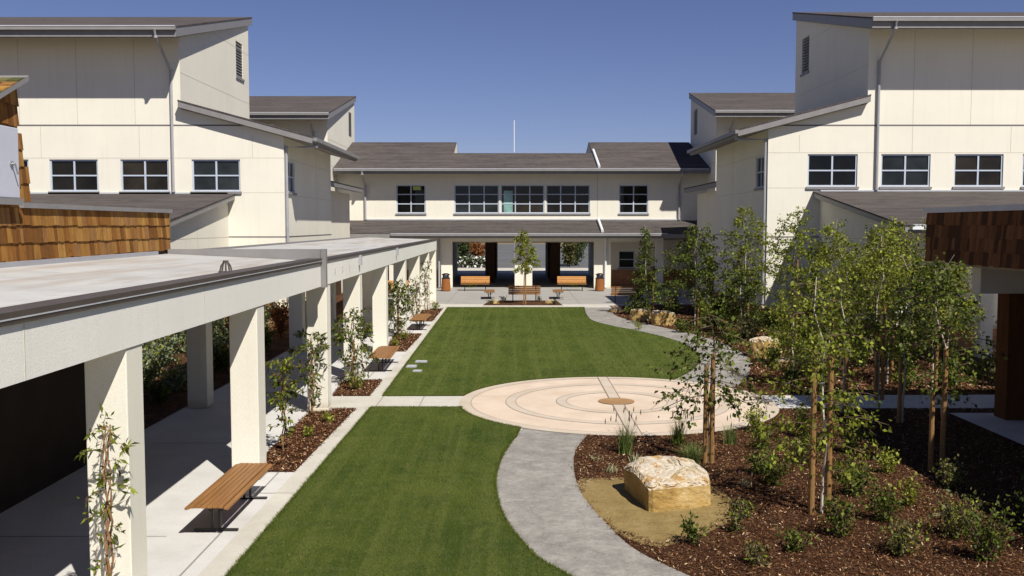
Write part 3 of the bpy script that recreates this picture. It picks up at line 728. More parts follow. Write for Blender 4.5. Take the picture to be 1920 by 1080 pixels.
part('column', M['darkwall'], P, (10.4, 11.3, 12.5, 13.0, .02, 3.355))
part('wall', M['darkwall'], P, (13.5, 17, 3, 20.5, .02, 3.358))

# ------------------------------------------------------------------ benches, bins, lids
def copy_tree(o, parent=None):
    c = o.copy(); C.objects.link(c); c.parent = parent
    for ch in list(o.children): copy_tree(ch, c)
    return c
def make_bench(L, label, group, W=.60):
    t = thing('backless_bench', label, 'bench', (0, 0, 0), group)
    n = 8; m = MB()
    for k in range(n):
        u = -W/2+W*(k+.5)/n; q = abs(2*u/W); z = .455-.045*max(0, q-.55)**1.2*2.2-.012*(1-q)
        a = -.9*max(0, q-.6)*(1 if u > 0 else -1)
        c, s_ = math.cos(a), math.sin(a); hw, hh = W/n*.44, .017
        P = lambda x, zz, y: (u+x*c-zz*s_, y, z+x*s_+zz*c)
        m.hexa([P(-hw,-hh,-L/2), P(hw,-hh,-L/2), P(hw,-hh,L/2), P(-hw,-hh,L/2)], [P(-hw,hh,-L/2), P(hw,hh,-L/2), P(hw,hh,L/2), P(-hw,hh,L/2)])
    m.build('seat', M['wood'], t, bevel=.006)
    for y in (-L*.33, L*.33):
        m = MB()
        m.tube([(-W*.44, y, .40), (-W*.30, y, .415), (0, y, .42), (W*.30, y, .415), (W*.44, y, .40)], .018, 6)
        for x in (-.05, .05): m.tube([(x*1.6, y, .415), (x, y, .28), (x, y, .03)], .022, 6)
        m.tube([(-.20, y, .41), (-.06, y, .27)], .014, 6); m.tube([(.20, y, .41), (.06, y, .27)], .014, 6)
        m.box(-W*.5, W*.5, y-.03, y+.03, .004, .03)
        m.build('leg', M['black'], t)
    return t
def place(o, x, y, rz, label=None, z=0):
    o.location = (x, y, z); o.rotation_euler = (0, 0, rz)
    if label: o['label'] = label
    return o
G1 = 'backless slatted benches beside the lawn'
b = make_bench(2.35, 'long backless slatted bench nearest the camera on pale concrete beside the first vine column', G1); place(b, -4.10, 13.82, 0)
b2 = make_bench(2.6, 'x', G1, .66)
place(b2, -3.86, 28.45, R(1), 'middle backless slatted bench beside the lawn between two mulch beds')
place(copy_tree(b2), -3.84, 39.4, 0, 'farthest backless slatted bench beside the lawn next to the last mulch bed')
b3 = make_bench(1.9, 'x', 'small backless benches flanking the plaza planting bed', .62)
place(b3, -1.42, 55.2, R(2), 'backless bench standing left of the small plaza tree')
place(copy_tree(b3), 2.52, 55.2, R(-2), 'backless bench standing right of the small plaza tree')
def make_back_bench(label, mat, L=1.85):
    t = thing('park_bench', label, 'bench', (0, 0, 0), 'slatted benches with backs on the plaza')
    m = MB()
    for k in range(5): y = -.24+k*.11; m.box(-L/2, L/2, y, y+.085, .43-.005*k, .46-.005*k)
    m.build('seat', mat, t, bevel=.005)
    m = MB()
    for k in range(4):
        z = .50+k*.105; y = .29+k*.028
        m.hexa([(-L/2, y, z), (L/2, y, z), (L/2, y+.03, z), (-L/2, y+.03, z)], [(-L/2, y+.024, z+.09), (L/2, y+.024, z+.09), (L/2, y+.054, z+.09), (-L/2, y+.054, z+.09)])
    m.build('backrest', mat, t, bevel=.005)
    for x in (-L*.36, L*.36):
        m = MB(); m.tube([(x, -.2, .42), (x, .26, .41), (x, .44, .90)], .022, 6); m.tube([(x, .06, .41), (x, .06, .03)], .03, 6)
        m.box(x-.03, x+.03, -.26, .34, .004, .03); m.build('leg', M['black'], t)
    return t
k1 = make_back_bench('golden slatted bench with back facing the camera under the left opening', M['wood2']); place(k1, -2.5, 61.7, 0)
place(copy_tree(k1), 3.7, 61.7, 0, 'golden slatted bench with back facing the camera under the right opening')
k2 = make_back_bench('brown slatted bench seen from behind, in the middle of the plaza behind the small tree', M['wood'], 1.75); place(k2, .56, 52.9, math.pi)
place(copy_tree(k2), 6.1, 52.2, math.pi, 'brown slatted bench seen from behind beside the conical young tree on the right')
place(copy_tree(k1), -6.9, 57, 0, 'golden slatted bench in the shade at the far end of the arcade')
def make_bin(label):
    t = thing('litter_bin', label, 'bin', (0, 0, 0), 'litter bins beside the plaza columns'); m = MB(); n = 22
    for k in range(n):
        a0, a1 = 2*math.pi*(k+.06)/n, 2*math.pi*(k+.94)/n
        P = lambda r, a, z: (r*math.cos(a), r*math.sin(a), z)
        m.hexa([P(.27,a0,.04), P(.30,a0,.04), P(.30,a1,.04), P(.27,a1,.04)], [P(.23,a0,.80), P(.26,a0,.80), P(.26,a1,.80), P(.23,a1,.80)])
    m.build('body', M['bin'], t)
    m = MB(); m.tube([(0,0,.02),(0,0,.78)], [.262, .225], 20); m.build('liner', M['black'], t)
    m = MB(); m.tube([(0,0,.80),(0,0,.86)], .27, 20)
    for a in range(4):
        c, s_ = math.cos(R(45+90*a))*.21, math.sin(R(45+90*a))*.21; m.box(c-.04, c+.04, s_-.04, s_+.04, .85, 1.04)
    m.tube([(0,0,1.03),(0,0,1.08),(0,0,1.14)], [.27,.25,.12], 20); m.build('lid', M['black'], t)
    m = MB(); m.tube([(0,0,.86),(0,0,1.03)], .12, 16); m.build('insert', M['white'], t)
    return t
n1 = make_bin('rust brown slatted litter bin with black lid beside the left plaza column'); place(n1, -4.35, 61.4, 0)
place(copy_tree(n1), 5.45, 61.4, 0, 'rust brown slatted litter bin with black lid beside the right plaza column')
for k, (x, y, w, d, lab) in enumerate(((-3.02,28.25,.30,.36,'widest pale lid of the three set in the lawn edge'), (-2.83,29.25,.36,.30,'farthest pale lid of the three set in the lawn edge'), (-2.76,27.35,.26,.22,'smallest and nearest pale lid of the three set in the lawn edge'))):
    t = thing('utility_lid', lab, 'lid', (x, y, .03), 'utility lids in the lawn')
    m = MB(); m.box(x-w/2, x+w/2, y-d/2, y+d/2, .02, .062); m.build('frame', M['pipe'], t)
    m = MB(); m.box(x-w/2+.03, x+w/2-.03, y-d/2+.03, y+d/2-.03, .0625, .07); m.build('cover', M['trimlight'], t)

# ------------------------------------------------------------------ rocks
import bmesh
from mathutils import noise as mn
def rock(pts, label, name='boulder', group=None, amp=.03, cuts=3, seed=0, bev=.05):
    bm = bmesh.new()
    for p in pts: bm.verts.new(p)
    r = bmesh.ops.convex_hull(bm, input=bm.verts[:])
    bmesh.ops.delete(bm, geom=[g for g in r['geom_interior']+r['geom_unused'] if isinstance(g, bmesh.types.BMVert)], context='VERTS')
    bmesh.ops.dissolve_limit(bm, angle_limit=R(12), verts=bm.verts[:], edges=bm.edges[:])
    bmesh.ops.bevel(bm, geom=bm.edges[:], offset=bev, segments=1, profile=.5, affect='EDGES')
    bmesh.ops.triangulate(bm, faces=bm.faces[:])
    for _ in range(cuts): bmesh.ops.subdivide_edges(bm, edges=bm.edges[:], cuts=1, use_grid_fill=True)
    bm.normal_update()
    o_ = Vector((seed*7.3, 1.7*seed, 0))
    for v in bm.verts:
        p = v.co*1.0+o_
        d = mn.fractal(p*2.2, .9, 2.1, 5)*amp*1.5+mn.fractal(p*9, .8, 2, 4)*amp*.5
        if v.normal.z > .4: d -= amp*1.4*(((p.x*1.7+p.y*2.3+mn.noise(p*3)*1.2) % .5) > .38)
        v.co += v.normal*d
    me = bpy.data.meshes.new(name); 
    c = Vector((sum(p[0] for p in pts)/len(pts), sum(p[1] for p in pts)/len(pts), 0))
    bmesh.ops.translate(bm, verts=bm.verts[:], vec=-c); bm.to_mesh(me); bm.free(); me.materials.append(M['rock'])
    o = bpy.data.objects.new(name, me); o.location = c; C.objects.link(o); tag(o, label, 'boulder', group); return o
rock([(1.99,13.86,-.05),(2.95,14.2,-.05),(3.08,15.3,-.05),(1.76,15.15,-.05),(1.99,13.90,.38),(2.93,14.25,.36),(3.02,14.8,.40),(2.9,15.4,.42),(1.72,15.1,.40),(1.86,14.5,.46),(2.2,14.45,.50),(2.65,14.6,.50),(2.5,15.1,.56),(2.05,15.1,.56)],
     'big pale topped ochre boulder on the stone slab beside the near curved path', amp=.018, cuts=4, seed=1, bev=.05)
def block(x, y, w, d, h, rz, label, seed, name='boulder'):
    rnd = random.Random(seed); pts = []
    for k in range(9):
        a = 2*math.pi*k/9; rx = w/2*(1+.2*(rnd.random()-.5)); ry = d/2*(1+.2*(rnd.random()-.5))
        sc = 1/max(abs(math.cos(a)), abs(math.sin(a)))**.6; cx, cy = rx*math.cos(a)*sc, ry*math.sin(a)*sc
        X = x+cx*math.cos(rz)-cy*math.sin(rz); Y = y+cx*math.sin(rz)+cy*math.cos(rz)
        pts += [(X, Y, -.05), (x+(X-x)*.88, y+(Y-y)*.88, h*rnd.uniform(.75, 1))]
    return rock(pts, label, name, 'smaller ochre rocks in the planting beds', .02+h*.02, 3, seed, .04)
block(5.6, 42.4, 1.0, .9, .55, .2, 'squared ochre boulder beside the far path near the right plaza bench', 3)
block(6.35, 40.6, 1.15, .9, .60, -.3, 'tilted ochre boulder just in front of the squared one near the path', 4)
block(8.0, 30.7, 1.1, .9, .62, .3, 'pale domed boulder half hidden by shrubs on the outer side of the path bend', 5)
block(8.1, 27.9, 1.1, .8, .35, -.2, 'low flat ochre rock among shrubs between the domed boulder and the east path', 6)
block(4.9, 46.5, .7, .6, .2, -.2, 'low flat brown rock where the far path meets the plaza edge', 7)
block(-1.05, 51.5, .55, .4, .22, .1, 'small pale rock at the left end of the plaza bed', 8, 'rock')
block(1.9, 51.5, .55, .4, .22, .5, 'small pale rock at the right end of the plaza bed', 9, 'rock')

# ------------------------------------------------------------------ foliage
def leaves(P, D, L, W, rng, curl=.25):
    n = len(P); D = D/np.linalg.norm(D, axis=1, keepdims=True)
    r = rng.normal(size=(n, 3)); S = np.cross(D, r); S /= np.linalg.norm(S, axis=1, keepdims=True)+1e-9
    N = np.cross(S, D); L = L[:, None]; Wd = L*W
    b = P; t = P+D*L; m = P+D*L*.45
    V = np.stack([b, m-S*Wd+N*L*curl*.35, t-N*L*curl*.3, m+S*Wd+N*L*curl*.35], 1).reshape(-1, 3)
    i = np.arange(n)[:, None]*4
    F = np.concatenate([i+np.array([[0, 1, 2]]), i+np.array([[0, 2, 3]])], 1).reshape(-1, 3)
    return V, F
def branchset(base_pts, rng, nb, h0, h1, prof, up, droop, seg=5):
    """base_pts: trunk polyline; returns list of branch polylines"""
    out = []; tr = np.array(base_pts); hs = tr[:, 2]
    for k in range(nb):
        h = h0+(h1-h0)*((k+rng.random())/nb); p = np.array([np.interp(h, hs, tr[:, j]) for j in range(3)])
        a = k*2.4+rng.random()*.8; L = prof((h-h0)/(h1-h0))*rng.uniform(.6, 1.1)
        d = np.array([math.cos(a), math.sin(a), up*rng.uniform(.6, 1.3)]); d /= np.linalg.norm(d); pts = [p]
        for s in range(seg):
            d = d+np.array([rng.normal()*.14, rng.normal()*.14, -droop*rng.uniform(.5, 1.3)]); d /= np.linalg.norm(d)
            p = p+d*L/seg; pts.append(p)
        out.append(pts)
        for q in range(2):
            s = rng.integers(1, seg); p2 = pts[s].copy(); d2 = d+rng.normal(size=3)*.7; d2 /= np.linalg.norm(d2); o2 = [p2]
            for _ in range(3): d2 = d2+np.array([0, 0, -droop*.8])+rng.normal(size=3)*.1; d2 /= np.linalg.norm(d2); p2 = p2+d2*L*.16; o2.append(p2)
            out.append(o2)
    return out
def leaf_on(br, rng, n, size, spread, droopl, start=.15):
    Ls = np.array([sum(np.linalg.norm(b[i+1]-b[i]) for i in range(len(b)-1)) for b in br]); pr = Ls/Ls.sum()
    idx = rng.choice(len(br), n, p=pr); P = np.zeros((n, 3)); D = np.zeros((n, 3))
    for i, k in enumerate(idx):
        b = br[k]; t = (start+(1-start)*rng.random()**.8)*(len(b)-1); j = min(int(t), len(b)-2); f = t-j
        P[i] = b[j]*(1-f)+b[j+1]*f; D[i] = b[j+1]-b[j]
    D /= np.linalg.norm(D, axis=1, keepdims=True)+1e-9
    P += rng.normal(size=(n, 3))*spread; D = D*.5+rng.normal(size=(n, 3))*.7; D[:, 2] -= droopl
    return P, D, size*rng.uniform(.5, 1.35, n)
SCALE = 1.0
def tree(x, y, h, r, label, cat='tree', name='young_tree', nl=1500, leaf='leaf', h0=.28, size=.075, up=.8, droop=.18, stakes=((-.16, 2.0), (.16, 1.9)), seed=1,
         trunk='barkwhite', group='young trees planted on the right of the path', nb=26, prof=None, W=.36, lean=.1, droopl=.5, tr=.022, spread=.06):
    rng = np.random.default_rng(seed); t = thing(name, label, cat, (x, y, 0), group)
    tp = [(x+lean*rng.normal()*i/7, y+lean*rng.normal()*i/7, h*i/7) for i in range(8)]
    m = MB(); m.tube(tp, [tr*(1.15-.95*i/7) for i in range(8)], 7); m.build('trunk', M[trunk], t)
    r *= 1.25
    prof = prof or (lambda q: r*(.75+1.3*q*(1-q)*1.6)*(1-.6*q))
    br = branchset(tp, rng, int(nb*1.2), h*h0, h*.97, prof, up, droop)
    m = MB()
    for b in br: m.tube(b, [.007 if len(b) > 4 else .004]*(len(b)-1)+[.002], 4, cap=False)
    m.build('branch', M['bark'], t)
    P, D, L = leaf_on(br, rng, int(nl*(1.35 if nl > 900 else 1.5)), size, spread, droopl)
    P[:, 2] = np.maximum(P[:, 2], .06)
    V, F = leaves(P, D, L, W, rng)
    mats = [M[leaf], M['leafbright'] if leaf == 'leaf' else M[leaf]]
    mi = np.repeat((rng.random(len(P)) < .32).astype(int), 2)
    mesh_np('crown', V, F, mats, t, mi, Vector((x, y, 0)))
    for dx, sh in stakes:
        m = MB(); m.tube([(x+dx, y-.06*abs(dx)*5, 0), (x+dx*.95, y-.05, sh)], [.046, .040], 10); s = m.build('stake', M['stake'], t)
    if stakes:
        sh = min(s[1] for s in stakes)-.25; m = MB()
        m.tube([(x+stakes[0][0], y-.05, sh), (x, y, sh+.02), (x+stakes[-1][0], y-.05, sh)], .012, 5); m.build('tie', M['black'], t)
    return t
TR = [
 (3.42, 16.84, 2.75, 1.15, 'short sparse young tree with two thick stakes in front of the seating circle', dict(nl=640, nb=20, seed=11, stakes=((-.05, 1.75), (.07, 1.95)), h0=.42, size=.085, up=.15, droop=.16, leaf='leafdark', trunk='bark', tr=.03)),
 (4.49, 13.85, 3.45, .85, 'tall young birch with white trunk and tall stakes, nearest to the camera', dict(nl=1250, nb=30, seed=12, stakes=((-.17, 2.15), (.08, 2.3)), h0=.16, size=.075, up=.5, droop=.15)),
 (9.75, 33.6, 4.75, 1.0, 'young birch staked beside the pale domed boulder', dict(nl=2600, nb=34, seed=13, stakes=((.1, 3.0),), h0=.3, size=.085)),
 (9.1, 26.9, 4.1, .8, 'young birch with a single light stake just beyond the east path', dict(nl=1700, nb=26, seed=14, stakes=((-.05, 2.1),), h0=.32)),
 (8.75, 23.0, 4.15, 1.1, 'young birch between twin stakes at the near edge of the east path', dict(nl=3000, nb=36, seed=15, stakes=((-.07, 1.9), (.09, 2.3)), h0=.33)),
 (9.9, 25.4, 4.4, 1.2, 'leafiest young birch in front of the sloping east roof', dict(nl=3400, nb=38, seed=16, stakes=((.1, 2.0),), h0=.34)),
 (7.35, 16.3, 3.7, .9, 'young tree with one thick stake standing where the porch shadow begins', dict(nl=1700, nb=28, seed=17, stakes=((-.03, 2.1), (-.25, 1.4)), h0=.35, leaf='leafdark')),
 (12.3, 27.3, 3.75, .9, 'young tree with golden stake closest to the shingled porch', dict(nl=2200, nb=28, seed=18, stakes=((-.05, 2.5),), h0=.3)),
 (7.5, 39.9, 4.1, 1.35, 'wide young birch with stake behind the tilted boulder', dict(nl=3600, nb=40, seed=19, stakes=((.12, 1.7),), h0=.25, size=.10, leaf='leafdark')),
 (6.15, 44.7, 4.2, .95, 'conical young tree leafed to the ground near the right plaza bench', dict(nl=3000, nb=44, seed=20, stakes=((.3, 2.2),), h0=.06, size=.09, up=.5, leaf='leafdark', prof=lambda q: .95*(1-.8*q))),
 (9.35, 38.9, 5.0, 1.15, 'tall young birch against the shaded corner of the east wing', dict(nl=2600, nb=36, seed=21, stakes=((.1, 1.8),), h0=.3, size=.09)),
 (8.6, 36.6, 2.6, 1.2, 'low bushy young tree between the tall birches and the path', dict(nl=2200, nb=30, seed=22, stakes=(), h0=.1, size=.10, leaf='leafdark')),
 (7.3, 21.3, 2.9, .8, 'slim sparse sapling at the circle end of the east path', dict(nl=800, nb=20, seed=23, stakes=((.08, 1.5),), h0=.3, leaf='leafdark')),
 (11.3, 30.3, 3.9, 1.0, 'young birch in front of the sunlit patch of the east wing wall', dict(nl=1900, nb=28, seed=24, stakes=((0.1, 1.9),), h0=.38)),
 (10.7, 24.5, 4.3, 1.0, 'young birch rising in front of the white gutter of the east lean-to', dict(nl=2200, nb=30, seed=25, stakes=((.08, 2.1),), h0=.36)),
 (8.25, 20.3, 3.6, .85, 'thin staked sapling just inside the porch shadow near the east path', dict(nl=1100, nb=24, seed=26, stakes=((-.08, 1.8),), h0=.34)),
 (7.35, 25.3, 2.3, .9, 'short bushy young tree at the outer edge where the far path meets the seating circle', dict(nl=1500, nb=28, seed=27, stakes=(), h0=.12)),
 (10.9, 33.2, 4.4, 1.0, 'young birch standing against the shaded side wall of the east lean-to', dict(nl=2400, nb=30, seed=28, stakes=((.1, 2.0),), h0=.25, size=.09))]
for x, y, h, r, lab, kw in TR:
    if kw is None: continue
    tree(x, y, h, r, lab, **kw)
tree(.5, 50.9, 4.0, .62, 'small staked tree with round crown standing alone in the plaza bed', nl=1500, nb=26, seed=31, stakes=((.1, 2.0),), h0=.42, size=.10, up=.6, group='single tree in the plaza', trunk='barktan')

def shrub(x, y, w, h, label, seed, nl=260, leaf='leafdark', size=.06, name='shrub', cat='shrub', group='low shrubs planted in the mulch', W=.33, mats2=None):
    rng = np.random.default_rng(seed); t = thing(name, label, cat, (x, y, 0), group); br = []
    nb = max(9, int(nl/26))
    for k in range(nb):
        a = rng.random()*6.28; d = np.array([math.cos(a)*rng.uniform(.15, .9), math.sin(a)*rng.uniform(.15, .9), 1.0]); p = np.array([x, y, 0.0]); pts = [p]
        L = rng.uniform(.55, 1.05)
        for s in range(4):
            p = p+np.array([d[0]*w/2, d[1]*w/2, d[2]*h])*L/4*(1, 1, 1.15-.12*s)[2]; p = p+rng.normal(size=3)*.02; pts.append(p.copy())
        br.append(pts)
    m = MB()
    for b in br: m.tube(b, .005, 4, cap=False)
    m.build('stems', M['bark'], t)
    P, D, L = leaf_on(br, rng, nl, size, w*.07+.015, -.3, .12); P[:, 2] = np.maximum(P[:, 2], .03)
    V, F = leaves(P, D, L, W, rng)
    mesh_np('foliage', V, F, [M[leaf], M[mats2 or leaf]], t, np.repeat((rng.random(len(P)) < .25).astype(int), 2), Vector((x, y, 0))); return t
FRONT = [  # x, y, w, h, leaves
 (4.20,15.4,.65,.42,'leafdark','dark shrub on the left side of the nearest birch, beyond its stakes'),
 (5.27,14.75,.55,.40,'leafdark','dark shrub a step right of the nearest birch'),
 (5.22,13.45,.60,.42,'leafdark','dark round shrub right of and in front of the nearest birch'),
 (4.40,12.75,.62,.40,'leafdark','dark shrub at the foot of the nearest birch stakes'),
 (5.95,12.75,.75,.50,'leafolive','olive green shrub at the edge of the porch shadow, low in the picture'),
 (2.36,12.45,.30,.26,'leafdark','little dark shrub beside the path just below the stone slab'),
 (3.03,12.95,.28,.20,'leafolive','little grey green seedling between the slab tip and the nearest birch'),
 (3.3,13.6,.30,.24,'leafolive','little shrub at the right tip of the stone slab'),
 (6.9,15.1,.50,.35,'leafolive','yellowish shrub lying inside the porch shadow'),
 (6.2,17.5,.6,.4,'leafdark','shrub behind the nearest birch toward the tree at the shadow edge'),
 (5.04,16.8,.65,.45,'leafolive','grey green shrub behind the nearest birch'),
 (4.1,16.0,.5,.4,'leafdark','dark shrub between the circle tree and the nearest birch'),
 (4.9,12.0,.55,.38,'leafolive','olive shrub at the bottom edge of the picture under the nearest birch'),
 (5.9,11.8,.7,.5,'leafdark','dark shrub at the bottom edge right of the olive one'),
 (6.9,12.1,.75,.55,'leafdark','dark shrub in the bottom right corner'),
 (3.6,12.2,.35,.25,'leafdark','small dark shrub near the bottom between path and nearest birch'),
 (7.2,13.2,.6,.45,'leafdark','dark shrub in shade at the right edge'),
 (5.9,14.2,.22,.42,'leafbright','single upright bright green seedling in open mulch'),
 (3.0,11.7,.3,.2,'leafolive','small seedling beside the path at the bottom edge'),
 (6.3,16.1,.45,.3,'leafbright','bright tufted plant just outside the porch shadow'),
 (5.6,15.6,.6,.4,'leafolive','spreading rosette shrub mid bed behind the round dark shrub'),
 (4.6,17.9,.5,.35,'leafdark','dark shrub right of the circle tree'),
 (4.9,19.4,.5,.4,'leafbright','bright shrub close to the right rim of the seating circle'),
 (5.7,18.9,.5,.45,'leafdark','dark shrub beyond the bright one near the circle rim')]
for k, (x, y, w, h, lf, lab) in enumerate(FRONT): shrub(x, y, w*(1.1+.5*((k*37)%10)/10), h*(.95+.4*((k*53)%10)/10), lab, 100+k, int(1900*w*h)+70, lf, .055, mats2='leafbright' if lf == 'leafolive' else None)
MID = [(6.6,37.6,.9,.5),(7.9,38.4,1.1,.8),(9.2,36.9,1.1,.9),(8.4,34.6,1.2,.9),(9.5,34.9,1.3,1.0),(10.4,37.2,1.3,1.1),(8.9,32.4,1.1,.8),(10.3,33.6,1.2,1.0),(7.9,29.3,.8,.45),(8.8,29.6,1.0,.8),
 (9.8,30.8,1.1,.9),(8.2,26.8,.9,.6),(10.2,28.4,1.1,.8),(11.2,28.6,1.0,.8),(10.8,26.6,.9,.6),(11.9,29.8,1.1,.9),(7.4,25.4,.7,.4),(9.9,24.4,.6,.45),(11.3,25.0,.8,.5),(12.6,24.9,.8,.6),
 (6.9,42.3,.9,.7),(8.3,42.6,1.1,.9),(9.4,44.3,1.2,1.1),(7.4,45.6,1.1,.9),(7.6,33.6,.7,.5),(11.6,38.8,1.2,1.0),(9.3,40.2,1.2,1.0)]
MLAB = ['low shrub just behind the tilted boulder', 'shrub at the foot of the wide birch near the tilted boulder', 'shrub between the wide birch and the corner of the east wing', 'shrub right of the far path bend, left of the stone free thicket', 'bushy shrub beyond the pale domed boulder', 'tall shrub nearest the brick corner of the east wing', 'shrub just beyond the pale domed boulder', 'tall shrub right of the staked birch by the domed boulder', 'low shrub between the domed boulder and the flat rock', 'shrub touching the right side of the pale domed boulder', 'shrub behind and right of the low flat rock', 'small shrub in front of the low flat rock', 'shrub under the leafiest birch', 'shrub right of the leafiest birch', 'small shrub at the foot of the leafiest birch near the east path', 'shrub in front of the brick wall of the east lean-to', 'low shrub at the circle end of the east path', 'low shrub on the far edge of the east path below the leafiest birch', 'small shrub on the far edge of the east path under the golden staked tree', 'rightmost shrub beyond the east path beside the shingled porch', 'low shrub beside the squared boulder', 'shrub behind the squared boulder under the conical tree', 'tall shrub against the shaded court wall of the east wing', 'shrub right of the conical young tree', 'small shrub on the path edge beyond the domed boulder', 'tall shrub against the sunlit front wall of the east wing', 'shrub at the foot of the tall birch by the east wing corner']
for k, (x, y, w, h) in enumerate(MID):
    shrub(x, y, w, h, MLAB[k], 200+k, int(900*w*h)+160, ('leafdark', 'leaf', 'leafdark', 'leafolive')[k % 4], .085, group='thicket shrubs under the birches')
shrub(5.0,38.6,.5,.35,'small pale green plant beside the tilted boulder', 260, 120, 'leafbright', .07)
GARD = [(-9.0,27.5,1.7,1.9,'leafsage','large sage green shrub nearest the second arcade column in the side garden'),(-10.5,29.0,1.9,2.0,'leafsage','large sage green shrub in the middle of the side garden'),
 (-9.6,24.8,1.5,1.0,'leafsage','pale low shrub in front of the large sage shrubs in the side garden'),(-8.6,30.3,1.4,1.5,'leafred','reddish shrub in the side garden'),(-9.4,33.9,1.6,1.6,'leafsage','farther sage green shrub in the side garden beyond the second column'),
 (-8.7,35.8,1.3,1.4,'leafred','farther reddish shrub in the side garden'),(-11.3,26.0,1.7,2.0,'leafsage','large sage green shrub at the left of the side garden'),(-8.5,26.0,.8,.7,'leafred','low autumn coloured shrub in the side garden'),
 (-8.4,22.6,.9,.45,'leafdark','dark low shrub nearest the arcade at the front of the side garden'),(-8.6,24.3,1.2,.6,'leafsage','pale low shrub close to the arcade between two inner columns'),(-9.9,26.2,1.6,1.6,'leafsage','sage shrub between the pale low and the autumn coloured shrubs'),
 (-8.5,27.8,1.2,.6,'leafdark','dark shrub beside the large nearest sage shrub'),(-9.2,29.3,1.4,.8,'leafsage','pale low shrub under the middle sage shrub'),(-10.6,24.0,1.6,1.1,'leafdark','dark broad shrub at the left front of the side garden'),
 (-8.4,32.0,1.2,.7,'leafdark','dark shrub just before the second inner column'),(-9.6,31.6,1.7,1.5,'leafsage','sage shrub between the reddish shrub and the second inner column'),(-12.2,28.0,2.0,1.6,'leafsage','sage shrub farthest left against the lean-to of the west wing'),
 (-10.6,28.2,1.7,1.7,'leafsage','sunlit sage shrub in the gap between the first two arcade columns'),(-11.6,30.2,1.9,1.8,'leafsage','sunlit sage shrub at the left of the gap between the first two arcade columns'),(-10.7,31.4,1.5,1.7,'leafsage','sunlit sage shrub touching the first inner column'),(-9.9,38.2,1.3,1.7,'leafsage','sunlit sage shrub by the second inner column near the wing corner'),
 (-10.3,36.2,1.7,1.5,'leafdark','dark shrub by the west wing base'),(-9.2,22.8,1.2,.8,'leafdark','low dark shrub at the near end of the side garden'),(-8.6,39.0,1.3,1.2,'leafdark','dark shrub beside the west wing corner')]
for k, (x, y, w, h, lf, lab) in enumerate(GARD): shrub(x, y, w, h, lab, 300+k, int(900*w*h), lf, .09, mats2='leafbright' if lf == 'leafsage' else None, group='shrubs in the side garden behind the arcade')
for k, (x, y, w, h, lf) in enumerate(((-.6,52.9,.5,.3,'leafdark'),(1.4,52.9,.5,.32,'leafdark'),(-1.2,51.0,.4,.22,'leafolive'),(2.1,51.0,.4,.22,'leafolive'))):
    shrub(x, y, w, h, ('low plant behind the tree trunk at left in the plaza bed','low plant behind the tree trunk at right in the plaza bed','low olive plant at the left end of the plaza bed','low olive plant at the right end of the plaza bed')[k], 330+k, 120, lf, .07, group='low plants in the plaza bed')
for k, (x, y) in enumerate(((-2.9,65.2),(4.2,65.2))): shrub(x, y, 1.6, .5, ('low planting under the left opening behind the bench','low planting under the right opening behind the bench')[k], 340+k, 420, 'leafdark', .09, group='low plants under the colonnade')

# vines and shrubs trained on the arcade columns
def vine(x, y, h, r, label, seed, nl=160, leaf='leafbright', size=.10, W=.2, top=.45, dense=False):
    rng = np.random.default_rng(seed); t = thing('climbing_vine', label, 'vine', (x, y, 0), 'vines planted at the arcade columns'); m = MB(); allb = []
    for q in range(3 if not dense else 5):
        p = np.array([x+rng.normal()*.03, y+rng.normal()*.02, 0.0]); pts = [p]
        hh = h*rng.uniform(.8, 1.0); ph = rng.random()*6
        for s in range(12):
            p = np.array([x+.035*math.sin(ph+s*1.1)+rng.normal()*.01, y+.03*math.cos(ph+s*1.1), hh*(s+1)/12]); pts.append(p)
        m.tube(pts, [.013]*8+[.008]*5, 5); 
    tp = [(x, y, 0), (x, y, h)]
    br = branchset(tp, rng, int(14+nl/40), h*.06 if dense else h*.12, h*.98, (lambda q: r*(.45+.65*q)) if not dense else (lambda q: r*(1.15-.6*abs(q-.55)*1.4)), .7, .25, 4)
    for b in br: m.tube(b, .003, 4, cap=False)
    m.build('stem', M['barktan'], t)
    P, D, L = leaf_on(br, rng, nl, size, .02, .25, .1)
    keep = rng.random(len(P)) < (1.0 if dense else 1) * np.clip(.25+P[:, 2]/h, 0, 1); P, D, L = P[keep], D[keep], L[keep]
    P[:, 1] = np.minimum(P[:, 1], y+.5)
    V, F = leaves(P, D, L, W, rng)
    mesh_np('foliage', V, F, [M[leaf], M['leafdark']], t, np.repeat((rng.random(len(P)) < .35).astype(int), 2), Vector((x, y, 0)))
vine(-4.33, 10.12, 2.1, .32, 'thin leggy vine on a stake against the nearest arcade column', 400, 300, 'leaf', .10, .15)
vine(-4.27, 17.7, 1.75, .36, 'leafy young vine in the first mulch bed just past the near bench', 401, 420, 'leaf', .12, .22)
vine(-4.50, 21.3, 1.85, .42, 'tall leggy vine against the column at the cross path', 402, 420, 'leafdark', .13, .17)
vine(-4.22, 25.1, 1.95, .62, 'bushy vine full of long leaves in the bed beyond the cross path', 403, 1100, 'leafdark', .13, .18, dense=True)
vine(-4.35, 36.0, 2.15, .66, 'dense tall vine behind the middle bench', 404, 1500, 'leafdark', .13, .2, dense=True)
vine(-4.30, 42.3, 1.9, .5, 'spreading vine at the farthest bench', 405, 320, 'leafdark', .12)
vine(-4.25, 47.2, 2.5, .4, 'thin vine on the last arcade column', 406, 160, 'leafdark', .12)
